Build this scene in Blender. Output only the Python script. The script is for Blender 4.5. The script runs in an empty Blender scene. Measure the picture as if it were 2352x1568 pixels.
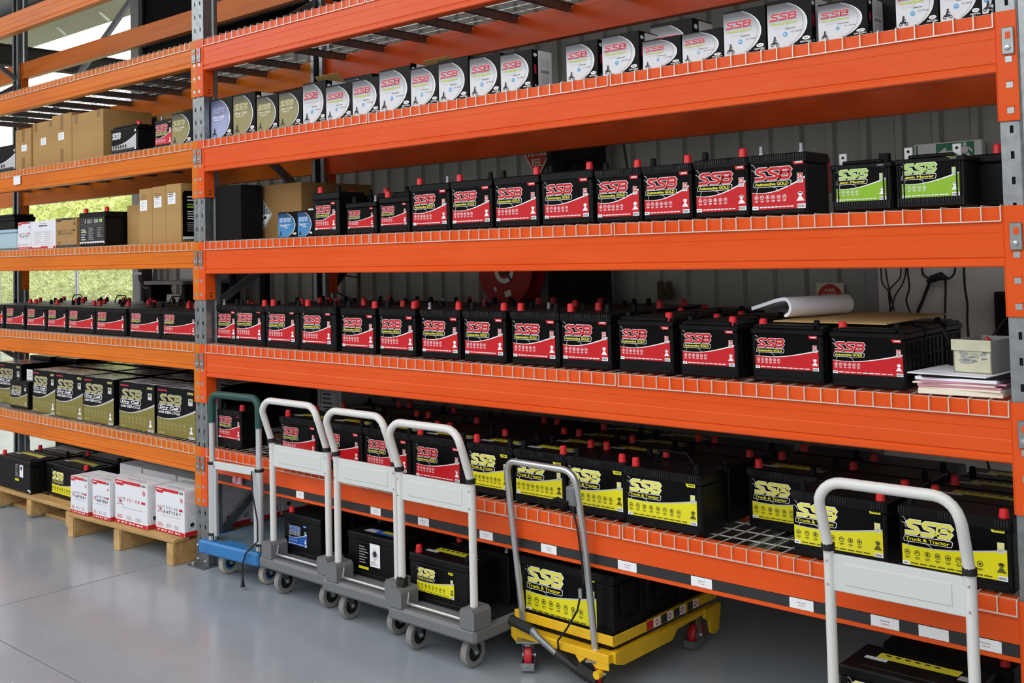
import bpy, bmesh, math, random
from mathutils import Vector
random.seed(7)
R = math.radians
scene = bpy.context.scene
C = scene.collection

# ------------------------------------------------------------------ camera
cam = bpy.data.cameras.new('camera'); camo = bpy.data.objects.new('camera', cam); C.objects.link(camo)
camo.location = (5.14541, -3.24459, 1.68297)
camo.rotation_euler = (1.611418, 0.022764, 0.723262)
cam.sensor_fit = 'HORIZONTAL'; cam.sensor_width = 36.0
cam.lens = 36.8146; cam.shift_x = 0.0; cam.shift_y = -0.126625
cam.clip_end = 200
scene.camera = camo
# ------------------------------------------------------------------ sky, exposure
w = bpy.data.worlds.new('overcast_sky'); scene.world = w; w.use_nodes = True
bg = w.node_tree.nodes['Background']
bg.inputs[0].default_value = (0.96, 0.98, 1.0, 1); bg.inputs[1].default_value = 2.9
vs = scene.view_settings
vs.view_transform = 'Standard'; vs.look = 'None'; vs.gamma = 1.0; vs.use_curve_mapping = False
vs.exposure = -0.06

# ------------------------------------------------------------------ materials
def lin(c):
    if isinstance(c, str):
        c = tuple(int(c[i:i+2], 16)/255 for i in (1, 3, 5))
    return tuple((v/12.92 if v <= .04045 else ((v+.055)/1.055)**2.4) for v in c)
MATS = {}
def mat(name, col, rough=.5, metal=0., spec=.5, noise=None, bump=None, coat=0., emit=0.):
    m = bpy.data.materials.new(name); m.use_nodes = True
    nt = m.node_tree; b = nt.nodes['Principled BSDF']
    c = lin(col)
    b.inputs['Base Color'].default_value = (*c, 1)
    b.inputs['Roughness'].default_value = rough
    b.inputs['Metallic'].default_value = metal
    b.inputs['Specular IOR Level'].default_value = spec
    b.inputs['Coat Weight'].default_value = coat
    if noise or bump:
        tc = nt.nodes.new('ShaderNodeTexCoord')
    if noise:                                  # (scale, second colour, low, high, stretch)
        sc, c2, lo, hi, st = noise
        mp = nt.nodes.new('ShaderNodeMapping'); mp.inputs['Scale'].default_value = st
        nt.links.new(tc.outputs['Object'], mp.inputs[0])
        n = nt.nodes.new('ShaderNodeTexNoise'); n.inputs['Scale'].default_value = sc; n.inputs['Detail'].default_value = 6
        nt.links.new(mp.outputs[0], n.inputs['Vector'])
        r = nt.nodes.new('ShaderNodeValToRGB'); r.color_ramp.elements[0].position = lo; r.color_ramp.elements[1].position = hi
        r.color_ramp.elements[0].color = (*c, 1); r.color_ramp.elements[1].color = (*lin(c2), 1)
        nt.links.new(n.outputs['Fac'], r.inputs[0]); nt.links.new(r.outputs[0], b.inputs['Base Color'])
    if bump:
        n2 = nt.nodes.new('ShaderNodeTexNoise'); n2.inputs['Scale'].default_value = bump[0]; n2.inputs['Detail'].default_value = 4
        nt.links.new(tc.outputs['Object'], n2.inputs['Vector'])
        bp = nt.nodes.new('ShaderNodeBump'); bp.inputs['Strength'].default_value = bump[1]; bp.inputs['Distance'].default_value = .01
        nt.links.new(n2.outputs['Fac'], bp.inputs['Height']); nt.links.new(bp.outputs[0], b.inputs['Normal'])
    if emit:
        b.inputs['Emission Color'].default_value = (*c, 1); b.inputs['Emission Strength'].default_value = emit
    MATS[name] = m
    return m
one = (1, 1, 1)
mat('orange', '#e45a22', .28, spec=.26, noise=(3, '#df4f14', .35, .75, (.6, 3, 3)), bump=(2.2, .08))
mat('orange_old', '#de7418', .32, spec=.22, noise=(4, '#c25f16', .42, .85, (.4, 4, 7)), bump=(2.5, .1))
mat('galv', '#a9adae', .38, .85, noise=(30, '#8a8f91', .3, .75, one))
mat('galv_dull', '#8c9092', .5, .8, noise=(25, '#6e7375', .3, .75, one))
mat('wire', '#dcd9cf', .35, .3)
mat('steel', '#c4c6c7', .3, .75)
mat('alu', '#d0d2d4', .38, .45)
mat('hole_shade', '#0a0a0a', .9)  # flat black painted in for the shade inside slots and holes
mat('black', '#0a0a0b', .40, spec=.2, noise=(6, '#111112', .4, .8, one), bump=(60, .05))
mat('black_rib_lit', '#222225', .45, spec=.3)  # paler than the case: light caught by the ribs, put into the colour
mat('black_soft', '#0d0d0e', .6, spec=.15)
mat('label_black', '#070708', .3, spec=.12)
mat('red_cap', '#d8262c', .4)
mat('lead', '#8d8f93', .4, .8)
mat('white', '#f2f2f3', .4)
mat('offwhite', '#e4e4e0', .5)
mat('red', '#c8161f', .3); mat('red_deep', '#a3121c', .3)
mat('yellow', '#e6de1c', .3); mat('yellow_soft', '#e9e45a', .3); mat('gold_text', '#f0e64a', .3)
mat('green', '#8dbb2b', .3); mat('green_soft', '#a9cf5e', .3)
mat('blue', '#1f57a8', .3); mat('blue_soft', '#8fb0e0', .3)
mat('grey_print', '#9a9a9c', .4); mat('silver_print', '#c3c5c8', .3); mat('dark_print', '#2a2a2c', .4)
mat('pale_print', '#c9c2c6', .5)
mat('olive', '#827a36', .3); mat('olive_soft', '#aca468', .3); mat('olive_dark', '#5d5726', .35)
mat('top_yellow', '#c9bf30', .35)
mat('carton', '#b08a52', .75, noise=(3, '#a37d47', .35, .75, (1, 1, 3)))
mat('carton_dark', '#8d6a3a', .8)
mat('tape', '#8b6636', .35)
mat('fusion_white', '#e8e9ee', .35)
mat('fusion_red', '#c9202b', .35)
mat('wrap_glare', '#8a8a8f', .1, .0, .9, noise=(6, '#f2f2f4', .40, .56, (1, 5, 1)), bump=(9, .6))  # clear film; whitish streaks are sky glare put into the colour
mat('pallet_wood', '#c09a63', .7, noise=(5, '#9b7440', .35, .8, (.6, 6, 6)), bump=(25, .3))
mat('pallet_end', '#d3ad74', .8, noise=(12, '#a87f49', .3, .8, one), bump=(40, .5))
mat('trolley_grey', '#6d6e6f', .55, bump=(40, .05))
mat('trolley_tube', '#dcdbd6', .3)
mat('trolley_panel', '#cfd2cf', .4)
mat('tyre_grey', '#8b8885', .65); mat('tyre_pale', '#b9b2a6', .6)
mat('rubber', '#121212', .6)
mat('blue_deck', '#2f78b7', .45, noise=(8, '#27659c', .4, .8, one))
mat('blue_mat', '#4a5c66', .7, noise=(7, '#64727a', .35, .8, one))
mat('teal_grip', '#1d4a45', .5)
mat('lift_yellow', '#e9b81c', .4, noise=(10, '#d2a213', .45, .85, one))
mat('pu_red', '#c3202a', .4, noise=(20, '#5d3b3a', .45, .65, one))
mat('sign_red', '#a81c1c', .5); mat('sign_cream', '#c9c4a4', .5)
mat('exit_green', '#0f7a52', .45)
mat('hose_red', '#a01414', .4)
mat('paper', '#eeedf4', .6); mat('paper_cream', '#efe6d2', .65); mat('paper_pink', '#c98a9c', .65); mat('card_brown', '#b5935f', .7)
mat('tray_box', '#c9c7ab', .55, noise=(20, '#b3b093', .4, .8, one)); mat('tray_grey', '#9b9b98', .6)
mat('pale_blue_bin', '#a9c6d2', .45)
mat('column_grey', '#8b8d8c', .5)
mat('dark_steel', '#1a1614', .7, spec=.2)
mat('blackout', '#0e0d0e', .85, spec=.2)
mat('glove', '#4a3a22', .9)
mat('fluoro_orange', '#e2551e', .5)
mat('lavender', '#a9b2d6', .3); mat('box_gold', '#9a9160', .3); mat('box_gold_dark', '#5f5937', .3)
mat('box_blue', '#3f86b8', .3); mat('box_blue_dark', '#1d4a72', .3); mat('lav_dark', '#6d76a0', .3)
mat('silver_hi', '#e6e7ea', .28); mat('silver_mid', '#c9cacd', .28); mat('silver_lo', '#6b6c6f', .3); mat('silver_dk', '#4a4b4d', .3)
mat('sky_blue_print', '#5aa6d6', .4); mat('crimson', '#c41d3c', .3); mat('lime_print', '#c9cf3c', .35)
mat('foliage', '#a3b055', .7, noise=(7, '#cdd488', .35, .7, one))
mat('foliage_b', '#c1c172', .7); mat('foliage_c', '#94a452', .7); mat('foliage_d', '#dad6a4', .7)
mat('fence_wire', '#d3d6cf', .5, .0)

def grad(name, stops, rough=.28):
    m = mat(name, '#888888', rough); nt = m.node_tree; b = nt.nodes['Principled BSDF']
    tc = nt.nodes.new('ShaderNodeTexCoord'); sp = nt.nodes.new('ShaderNodeSeparateXYZ'); nt.links.new(tc.outputs['Generated'], sp.inputs[0])
    r = nt.nodes.new('ShaderNodeValToRGB'); nt.links.new(sp.outputs['Z'], r.inputs[0])
    e = r.color_ramp.elements
    while len(e) < len(stops): e.new(.5)
    for i, (p, c) in enumerate(stops): e[i].position = p; e[i].color = (*lin(c), 1)
    nt.links.new(r.outputs[0], b.inputs['Base Color'])
grad('g_silver', [(.0, '#dfe0e3'), (.45, '#d6d7da'), (.70, '#a3a4a7'), (.86, '#5c5d60'), (1, '#2e2e30')])
grad('g_gold', [(.0, '#9d9568'), (.5, '#928a58'), (.8, '#5d5836'), (1, '#26241a')])
grad('g_lav', [(.0, '#aab4da'), (.5, '#9aa3c8'), (.8, '#5d648c'), (1, '#23253a')])
grad('g_blue', [(.0, '#4a92c4'), (.5, '#3b7fb2'), (.8, '#1f4e7a'), (1, '#14283c')])
def wall_mat():
    m = mat('wall_sheet', '#93938c', .45, noise=(1.2, '#85857f', .35, .75, (1, 1, .3)))
    return m
wall_mat()
mat('wall_panel', '#dad9d3', .6, noise=(2, '#cfcec8', .4, .7, one))
mat('roof_sheet', '#8f8c88', .6)
mat('joint', '#74797d', .8)
def floor_mat():
    m = mat('floor_paint', '#a0a4a8', .42)
    nt = m.node_tree; b = nt.nodes['Principled BSDF']
    tc = nt.nodes.new('ShaderNodeTexCoord')
    def noise(sc, det, ro=.6):
        n = nt.nodes.new('ShaderNodeTexNoise'); n.inputs['Scale'].default_value = sc; n.inputs['Detail'].default_value = det
        n.inputs['Roughness'].default_value = ro
        nt.links.new(tc.outputs['Object'], n.inputs['Vector']); return n
    def ramp(n, p0, p1, c0, c1):
        r = nt.nodes.new('ShaderNodeValToRGB'); r.color_ramp.elements[0].position = p0; r.color_ramp.elements[1].position = p1
        r.color_ramp.elements[0].color = (*lin(c0), 1); r.color_ramp.elements[1].color = (*lin(c1), 1)
        nt.links.new(n.outputs['Fac'], r.inputs[0]); return r
    a = ramp(noise(1.3, 5), .3, .72, '#939aa1', '#9ea4aa')
    sp = ramp(noise(38, 3, .5), .69, .72, '#000000', '#ffffff')
    dk = ramp(noise(17, 4, .6), .74, .80, '#000000', '#ffffff')
    m1 = nt.nodes.new('ShaderNodeMix'); m1.data_type = 'RGBA'
    nt.links.new(sp.outputs[0], m1.inputs[0]); nt.links.new(a.outputs[0], m1.inputs[6]); m1.inputs[7].default_value = (*lin('#b9bcbe'), 1)
    m2 = nt.nodes.new('ShaderNodeMix'); m2.data_type = 'RGBA'
    nt.links.new(dk.outputs[0], m2.inputs[0]); nt.links.new(m1.outputs[2], m2.inputs[6]); m2.inputs[7].default_value = (*lin('#6f7478'), 1)
    nt.links.new(m2.outputs[2], b.inputs['Base Color'])
    rr = ramp(noise(5, 5), .3, .7, '#606060', '#8c8c8c')
    nt.links.new(rr.outputs[0], b.inputs['Roughness'])
floor_mat()

# ------------------------------------------------------------------ mesh builder
LAY = .0005
CACHE = {}
class MB:
    def __init__(s): s.v = []; s.f = []; s.m = []; s.names = []; s.nsm = set()
    def mi(s, n):
        if n not in s.names: s.names.append(n)
        return s.names.index(n)
    def poly(s, pts, m):
        i = len(s.v); s.v += [tuple(p) for p in pts]; s.f.append(tuple(range(i, i+len(pts)))); s.m.append(s.mi(m))
    def mesh(s, vs, fs, m):
        i = len(s.v); s.v += [tuple(p) for p in vs]; k = s.mi(m)
        for f in fs: s.f.append(tuple(i+a for a in f)); s.m.append(k)
    def box(s, x0, x1, y0, y1, z0, z1, m, b=0):
        if b <= 0:
            vs = [(x, y, z) for x in (x0, x1) for y in (y0, y1) for z in (z0, z1)]
            s.mesh(vs, [(0, 1, 3, 2), (4, 6, 7, 5), (0, 4, 5, 1), (2, 3, 7, 6), (0, 2, 6, 4), (1, 5, 7, 3)], m); return
        cx, cy, cz = (x0+x1)/2, (y0+y1)/2, (z0+z1)/2; hx, hy, hz = (x1-x0)/2, (y1-y0)/2, (z1-z0)/2
        b = min(b, hx*.9, hy*.9, hz*.9); ix = {}; vs = []
        for a in (-1, 1):
            for c in (-1, 1):
                for d in (-1, 1):
                    ix[a, c, d] = len(vs)
                    vs += [(cx+a*hx, cy+c*(hy-b), cz+d*(hz-b)), (cx+a*(hx-b), cy+c*hy, cz+d*(hz-b)), (cx+a*(hx-b), cy+c*(hy-b), cz+d*hz)]
        fs = []
        q = [(-1, -1), (-1, 1), (1, 1), (1, -1)]
        for t in (-1, 1):
            fs.append([ix[t, a, c] for a, c in q]); fs.append([ix[a, t, c]+1 for a, c in q]); fs.append([ix[a, c, t]+2 for a, c in q])
        for a in (-1, 1):
            for c in (-1, 1):
                fs.append([ix[a, c, -1], ix[a, c, 1], ix[a, c, 1]+1, ix[a, c, -1]+1])
                fs.append([ix[a, -1, c], ix[a, 1, c], ix[a, 1, c]+2, ix[a, -1, c]+2])
                fs.append([ix[-1, a, c]+1, ix[1, a, c]+1, ix[1, a, c]+2, ix[-1, a, c]+2])
                for d in (-1, 1): fs.append([ix[a, c, d], ix[a, c, d]+1, ix[a, c, d]+2])
        s.mesh(vs, fs, m)
    def prism(s, prof, axis, a0, a1, m, caps=True):     # prof: 2D points; axis x: (y,z), y: (x,z), z: (x,y)
        def P(p, t): return {'x': (t, p[0], p[1]), 'y': (p[0], t, p[1]), 'z': (p[0], p[1], t)}[axis]
        n = len(prof); vs = [P(p, a0) for p in prof]+[P(p, a1) for p in prof]
        fs = [(i, (i+1) % n, n+(i+1) % n, n+i) for i in range(n)]
        if caps: fs += [tuple(range(n)), tuple(range(2*n-1, n-1, -1))]
        s.mesh(vs, fs, m)
    def tube(s, pts, r, m, n=8, cap=True):
        pts = [Vector(p) for p in pts]; rings = []; ref = None
        for i, p in enumerate(pts):
            t = (pts[min(i+1, len(pts)-1)]-pts[max(i-1, 0)]).normalized()
            if ref is None:
                ref = Vector((0, 0, 1)) if abs(t.z) < .9 else Vector((1, 0, 0))
                ref = (ref-t*ref.dot(t)).normalized()
            else: ref = (ref-t*ref.dot(t)).normalized()
            u = t.cross(ref); rr = r[i] if isinstance(r, (list, tuple)) else r
            rings.append([p+(ref*math.cos(2*math.pi*k/n+math.pi/n)+u*math.sin(2*math.pi*k/n+math.pi/n))*rr for k in range(n)])
        vs = [q for g in rings for q in g]; fs = []
        for i in range(len(pts)-1):
            for k in range(n): fs.append((i*n+k, i*n+(k+1) % n, (i+1)*n+(k+1) % n, (i+1)*n+k))
        if cap: fs += [tuple(range(n)), tuple(range(len(vs)-1, len(vs)-n-1, -1))]
        s.mesh(vs, fs, m)
    def lathe(s, prof, m, o=(0, 0, 0), axis='z', n=16, cap=True):   # prof: (r, h)
        vs = []
        for r, h in prof:
            for k in range(n):
                a = 2*math.pi*k/n; c, d = r*math.cos(a), r*math.sin(a)
                p = {'z': (c, d, h), 'x': (h, c, d), 'y': (c, h, d)}[axis]
                vs.append((o[0]+p[0], o[1]+p[1], o[2]+p[2]))
        fs = []
        for i in range(len(prof)-1):
            for k in range(n): fs.append((i*n+k, i*n+(k+1) % n, (i+1)*n+(k+1) % n, (i+1)*n+k))
        if cap: fs += [tuple(range(n)), tuple(range(len(vs)-1, len(vs)-n-1, -1))]
        s.mesh(vs, fs, m)
    # flat print, drawn in the x/z plane facing -y, layer k
    def flat(s, pts, k, m): s.poly([(x, -k*LAY, z) for x, z in pts], m)
    def rect(s, x0, z0, x1, z1, k, m): s.flat([(x0, z0), (x1, z0), (x1, z1), (x0, z1)], k, m)
    def disc(s, x, z, r, k, m, n=14, rz=None):
        rz = rz or r
        s.flat([(x+r*math.cos(2*math.pi*i/n), z+rz*math.sin(2*math.pi*i/n)) for i in range(n)], k, m)
    def ring(s, x, z, r, wd, k, m, n=12):
        for i in range(n):
            a, b = 2*math.pi*i/n, 2*math.pi*(i+1)/n
            s.flat([(x+r*math.cos(a), z+r*math.sin(a)), (x+r*math.cos(b), z+r*math.sin(b)), (x+(r-wd)*math.cos(b), z+(r-wd)*math.sin(b)), (x+(r-wd)*math.cos(a), z+(r-wd)*math.sin(a))], k, m)
    def stroke(s, pts, wd, k, m, closed=False):
        P = [Vector(p) for p in pts]; n = len(P); L = []; Rr = []
        for i in range(n):
            a = P[i-1] if (i > 0 or closed) else None; b = P[(i+1) % n] if (i < n-1 or closed) else None
            d1 = (P[i]-a).normalized() if a is not None else None; d2 = (b-P[i]).normalized() if b is not None else None
            if d1 is None: d1 = d2
            if d2 is None: d2 = d1
            n1 = Vector((-d1.y, d1.x)); n2 = Vector((-d2.y, d2.x)); mt = (n1+n2)
            mt = mt.normalized() if mt.length > 1e-4 else n1
            l = min(wd/2/max(mt.dot(n1), .35), wd*1.1)
            L.append(P[i]+mt*l); Rr.append(P[i]-mt*l)
        for i in range(n if closed else n-1):
            j = (i+1) % n
            s.flat([tuple(Rr[i]), tuple(Rr[j]), tuple(L[j]), tuple(L[i])], k, m)
    def rrect(s, x0, z0, x1, z1, r, k, m, sh=0):
        pts = []
        for cx, cz, a0 in ((x1-r, z0+r, -90), (x1-r, z1-r, 0), (x0+r, z1-r, 90), (x0+r, z0+r, 180)):
            for i in range(4):
                a = R(a0+30*i); px, pz = cx+r*math.cos(a), cz+r*math.sin(a); pts.append((px+sh*(pz-z0), pz))
        s.flat(pts, k, m)
    def text(s, t, x, z, h, k, m, width=None, bold=.02, shear=0., align='l'):
        vs, fs, wd = text_mesh(t, bold, shear)
        sx = (width/wd) if width else h
        ox = {'l': 0, 'c': -wd*sx/2, 'r': -wd*sx}[align]
        s.mesh([(x+ox+vx*sx, -k*LAY, z+vz*h) for vx, vz in vs], fs, m)
    def data(s, name, key=None, smooth=True, recalc=True):
        if key is not None and key in CACHE: return CACHE[key]
        me = bpy.data.meshes.new(name); me.from_pydata(s.v, [], s.f)
        for n in s.names: me.materials.append(MATS[n])
        me.polygons.foreach_set('material_index', s.m)
        if recalc:
            bm = bmesh.new(); bm.from_mesh(me); bmesh.ops.recalc_face_normals(bm, faces=bm.faces); bm.to_mesh(me); bm.free()
        if smooth:
            me.polygons.foreach_set('use_smooth', [True]*len(s.f)); me.set_sharp_from_angle(angle=R(32))
        me.update()
        if key is not None: CACHE[key] = me
        return me
    def build(s, name, parent=None, loc=(0, 0, 0), rot=(0, 0, 0), key=None, smooth=True, recalc=True, kind=None):
        o = bpy.data.objects.new(name, s.data(name, key, smooth, recalc)); C.objects.link(o)
        o.location = loc; o.rotation_euler = rot
        if parent: o.parent = parent
        if kind: o['kind'] = kind
        return o
TXT = {}
def text_mesh(t, bold, shear):
    key = (t, bold, shear)
    if key in TXT: return TXT[key]
    cu = bpy.data.curves.new('txt', 'FONT'); cu.body = t; cu.size = 1.0; cu.offset = bold; cu.shear = shear
    cu.resolution_u = 2; cu.fill_mode = 'BOTH'
    o = bpy.data.objects.new('txt', cu); C.objects.link(o)
    dg = bpy.context.evaluated_depsgraph_get(); ev = o.evaluated_get(dg); me = ev.to_mesh()
    vs = [(v.co.x, v.co.y) for v in me.vertices]; fs = [tuple(p.vertices) for p in me.polygons]
    ev.to_mesh_clear(); bpy.data.objects.remove(o); bpy.data.curves.remove(cu)
    x0 = min(v[0] for v in vs); x1 = max(v[0] for v in vs); zz = max(v[1] for v in vs); z0 = min(0, min(v[1] for v in vs)*.0)
    vs = [((v[0]-x0)/.72, v[1]/.72) for v in vs]
    TXT[key] = (vs, fs, (x1-x0)/.72); return TXT[key]

USED = {}
def tag(o, label, cat, group=None):
    o['label'] = label; o['category'] = cat
    if group: o['group'] = group
    return o
def thing(name, label, cat, loc=(0, 0, 0), rz=0, group=None, rx=0):
    o = bpy.data.objects.new(name, None); C.objects.link(o); o.empty_display_size = .05
    o.location = loc; o.rotation_euler = (rx, 0, rz)
    return tag(o, label, cat, group)
def struct(mb, name, loc=(0, 0, 0), **k):
    o = mb.build(name, loc=loc, **k); o['kind'] = 'structure'; return o
ORD = ['first', 'second', 'third', 'fourth', 'fifth', 'sixth', 'seventh', 'eighth', 'ninth', 'tenth', 'eleventh', 'twelfth', 'thirteenth', 'fourteenth', 'fifteenth', 'sixteenth', 'seventeenth', 'eighteenth', 'nineteenth', 'twentieth', 'twenty-first', 'twenty-second', 'twenty-third', 'twenty-fourth']

# ================================================================== SETTING
b = MB(); b.box(-30, 16, -11, 5.5, -.2, 0, 'floor_paint'); struct(b, 'floor', smooth=False)
# control joints sawn in the slab
for i, (x0, y0, x1, y1) in enumerate([(-6.0, -1.206, 16, -1.206), (-.27, -10.9, -.27, 1.9), (-6.0, -10.9, -6.0, 3.5)]):
    b = MB()
    if y0 == y1: b.box(x0, x1, y0-.003, y0+.003, 0, .0008, 'joint')
    else: b.box(x0-.003, x0+.003, y0, y1, 0, .0008, 'joint')
    struct(b, 'trim_%d' % (i+1), smooth=False)
# corrugated back wall: pans and ribs
b = MB(); WY = 2.2; x = -4.3; prof = []
while x < 7.4:
    prof += [(x, WY), (x+.115, WY), (x+.13, WY-.028), (x+.165, WY-.028), (x+.18, WY)]
    x += .19
back = [(px, py+.01) for px, py in reversed(prof)]
b.prism(prof+back, 'z', 0, 5.07, 'wall_sheet'); struct(b, 'wall_back', smooth=False)
for i, z in enumerate((.9, 3.62)):
    b = MB(); b.prism([(WY-.03, z), (WY-.17, z), (WY-.17, z+.03), (WY-.05, z+.03), (WY-.05, z+.16), (WY-.17, z+.16), (WY-.17, z+.19), (WY-.03, z+.19)], 'x', -4.3, 7.4, 'dark_steel')
    struct(b, 'trim_%d' % (i+10), smooth=False)
b = MB(); b.box(3.04, 7.4, WY-.3, WY-.2, 0, 1.72, 'wall_panel', .004); b.box(2.97, 3.035, WY-.28, WY-.2, 0, 1.72, 'column_grey', .004)
struct(b, 'wall_partition', smooth=False)
b = MB(); b.box(-4.46, -4.31, WY-.2, WY+.02, 0, 5.07, 'column_grey', .006); b.box(-4.30, -4.27, WY-.16, WY-.1, 0, 5.07, 'blackout'); struct(b, 'trim_20', smooth=False)
b = MB(); b.box(-4.27, -3.25, WY-.14, WY-.05, 2.42, 5.07, 'blackout'); struct(b, 'wall_blackout', smooth=False)
b = MB(); b.box(7.4, 7.5, -3.6, WY+.1, 0, 5.07, 'wall_sheet'); struct(b, 'wall_right', smooth=False)
b = MB(); b.box(-11.2, -11, -11, -.5, 0, 5.07, 'roof_sheet'); struct(b, 'wall_blocker_left', smooth=False)  # unseen wall added to keep sky reflections off the left bay batteries
# unseen wall added behind the camera to cut low-angle sky light
b = MB(); b.box(-30, 16, -11.3, -11, 0, 4.6, 'roof_sheet'); struct(b, 'wall_blocker_front', smooth=False)
# roof sheet with purlins and rafters
b = MB(); b.box(-30, 7.5, -2.2, 4.0, 5.07, 5.13, 'roof_sheet'); struct(b, 'ceiling', smooth=False)
for i, y in enumerate((-2.1, -.9, .6, 1.75, 2.75)):
    b = MB(); b.prism([(y, 5.068), (y+.07, 5.068), (y+.07, 5.05), (y+.02, 5.05), (y+.02, 4.87), (y+.07, 4.87), (y+.07, 4.85), (y, 4.85)], 'x', -30, 7.4, 'galv_dull')
    struct(b, 'trim_%d' % (i+30), smooth=False)
for i in range(12):
    b = MB(); xx = -14.5+i*1.25; b.prism([(3.60, 5.068), (3.64, 5.068), (3.76, 4.985), (3.74, 4.965)], 'x', xx, xx+.03, 'offwhite'); struct(b, 'trim_%d' % (i+50), smooth=False)
for i, X in enumerate((-9.0, 1.2)):
    b = MB(); y1 = 10 if i == 0 else 2.0
    b.prism([(X-.08, 4.34), (X+.08, 4.34), (X+.08, 4.355), (X+.006, 4.355), (X+.006, 4.6), (X+.08, 4.6), (X+.08, 4.615), (X-.08, 4.615), (X-.08, 4.6), (X-.006, 4.6), (X-.006, 4.355), (X-.08, 4.355)], 'y', -2.1, y1, 'dark_steel')
    struct(b, 'trim_%d' % (i+70), smooth=False)
b = MB(); b.tube([(-6.5, 2.2, 3.45), (-4.44, 2.2, 4.58)], .035, 'galv_dull', 6); struct(b, 'trim_80')
b = MB(); b.box(-9.1, -8.9, 9.7, 9.9, -1, 4.35, 'column_grey'); struct(b, 'trim_81', smooth=False)

# outside: ground, hillside of shrubs, chain link fence
b = MB(); b.poly([(-60, 5.4, -.03), (20, 5.4, -.03), (20, 40, -.03), (-60, 40, -.03)], 'foliage_d'); struct(b, 'ground', smooth=False)
b = MB(); nx, ny = 60, 14; vs = []; fs = []
rr = random.Random(3)
for j in range(ny+1):
    for i in range(nx+1):
        x = -48+i*40/nx; y = 8.5+j*6/ny
        vs.append((x+rr.uniform(-.2, .2), y+rr.uniform(-.25, .25)-(.4 if j % 2 else 0), max(-.1, -.1+j*.40+rr.uniform(-.22, .22))))
for j in range(ny):
    for i in range(nx): a = j*(nx+1)+i; fs.append((a, a+1, a+nx+2, a+nx+1))
b.mesh(vs, fs, 'foliage'); hill = b.build('hillside'); hill['kind'] = 'structure'
b = MB(); rr = random.Random(5)
for i in range(48000):
    x = rr.uniform(-38, -12); t = rr.random(); y = 8.3+t*6; z = -.1+t*5.6+rr.uniform(0, .5); s = rr.uniform(.03, .085)
    a, c = rr.uniform(0, 6.3), rr.uniform(-.9, .9); d = Vector((math.cos(a)*math.cos(c), math.sin(a)*math.cos(c), math.sin(c)))*s; e = d.cross(Vector((rr.uniform(-1, 1), rr.uniform(-1, 1), rr.uniform(-1, 1)))).normalized()*s*.35
    p = Vector((x, y, z)); b.poly([p-d, p+e, p+d, p-e], rr.choice(['foliage', 'foliage_b', 'foliage_c', 'foliage_d', 'foliage_b']))
lv = b.build('shrub_leaves', smooth=False, recalc=False); tag(lv, 'pale green shrub leaves covering the bank beyond the fence', 'shrubs'); lv['kind'] = 'stuff'
fe = thing('chain_link_fence', 'galvanised chain link fence before the green bank', 'fence', (-11, 4.9, 0))
b = MB()
for i in range(300):
    x = -9+i*.085
    for d in (1, -1):
        x1 = x+d*1.85; b.mesh([(x-.006, 0, .05), (x+.006, 0, .05), (x1+.006, 0, 1.9), (x1-.006, 0, 1.9)], [(0, 1, 2, 3)], 'fence_wire')
b.build('wire_netting', fe, smooth=False, recalc=False, kind='stuff')
for i in range(6):
    b = MB(); b.tube([(-7.2+i*3.0+.6, .03, -.05), (-7.2+i*3.0+.6, .03, 2.0)], .03, 'galv', 8); b.build('post', fe)
b = MB(); b.tube([(-9, .03, 1.95), (12, .03, 1.95)], .022, 'galv', 8); b.build('top_rail', fe)

# ================================================================== PALLET RACKING
L = 4.2; PW = .115; LEV = [.65, 1.22, 1.79, 2.36, 2.93, 3.5]
XA = -L-PW            # left end of the left bay (inner face of its end frame)
YR = .84              # front face of the rear posts
PD = .09              # post depth
def post_mesh():
    b = MB(); h = 4.15; t = .003
    # front face with two columns of slots
    xs = [0, .026, .036, PW-.036, PW-.026, PW]; zs = [0]; z = .05
    while z < h-.05: zs += [z, z+.022]; z += .075
    zs.append(h)
    for i in range(5):
        for j in range(len(zs)-1):
            if i in (1, 3) and j % 2 == 1: continue
            b.poly([(xs[i], 0, zs[j]), (xs[i+1], 0, zs[j]), (xs[i+1], 0, zs[j+1]), (xs[i], 0, zs[j+1])], 'galv')
    b.box(.018, PW-.018, .006, .008, 0, h, 'hole_shade')  # black sheet added behind the slots as the shade inside the post
    # centre groove ridge and folded sides
    b.prism([(PW/2-.005, 0), (PW/2, -.004), (PW/2+.005, 0)], 'z', 0, h, 'galv')
    for sx in (0, PW):
        d = 1 if sx == 0 else -1
        b.prism([(sx, 0), (sx+d*t, .002), (sx+d*t, .03), (sx+d*.013, .04), (sx+d*.013, .062), (sx+d*t, .068), (sx+d*t, PD-.004), (sx+d*.03, PD-.004), (sx+d*.03, PD), (sx, PD), (sx, .066), (sx+d*.010, .06), (sx+d*.010, .042), (sx, .032)], 'z', 0, h, 'galv')
    return b
def channel(b, p, q, m, wd=.04, dp=.03):
    p, q = Vector(p), Vector(q); t = (q-p).normalized(); n = Vector((1, 0, 0)); u = t.cross(n).normalized()
    prof = [(-dp/2, -wd/2), (dp/2, -wd/2), (dp/2, wd/2), (-dp/2, wd/2), (-dp/2, wd/2-.006), (dp/2-.004, wd/2-.006), (dp/2-.004, -wd/2+.006), (-dp/2, -wd/2+.006)]
    vs = [p+n*a+u*c for a, c in prof]+[q+n*a+u*c for a, c in prof]; k = len(prof)
    b.mesh(vs, [(i, (i+1) % k, k+(i+1) % k, k+i) for i in range(k)]+[tuple(range(k)), tuple(range(2*k-1, k-1, -1))], m)
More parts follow.
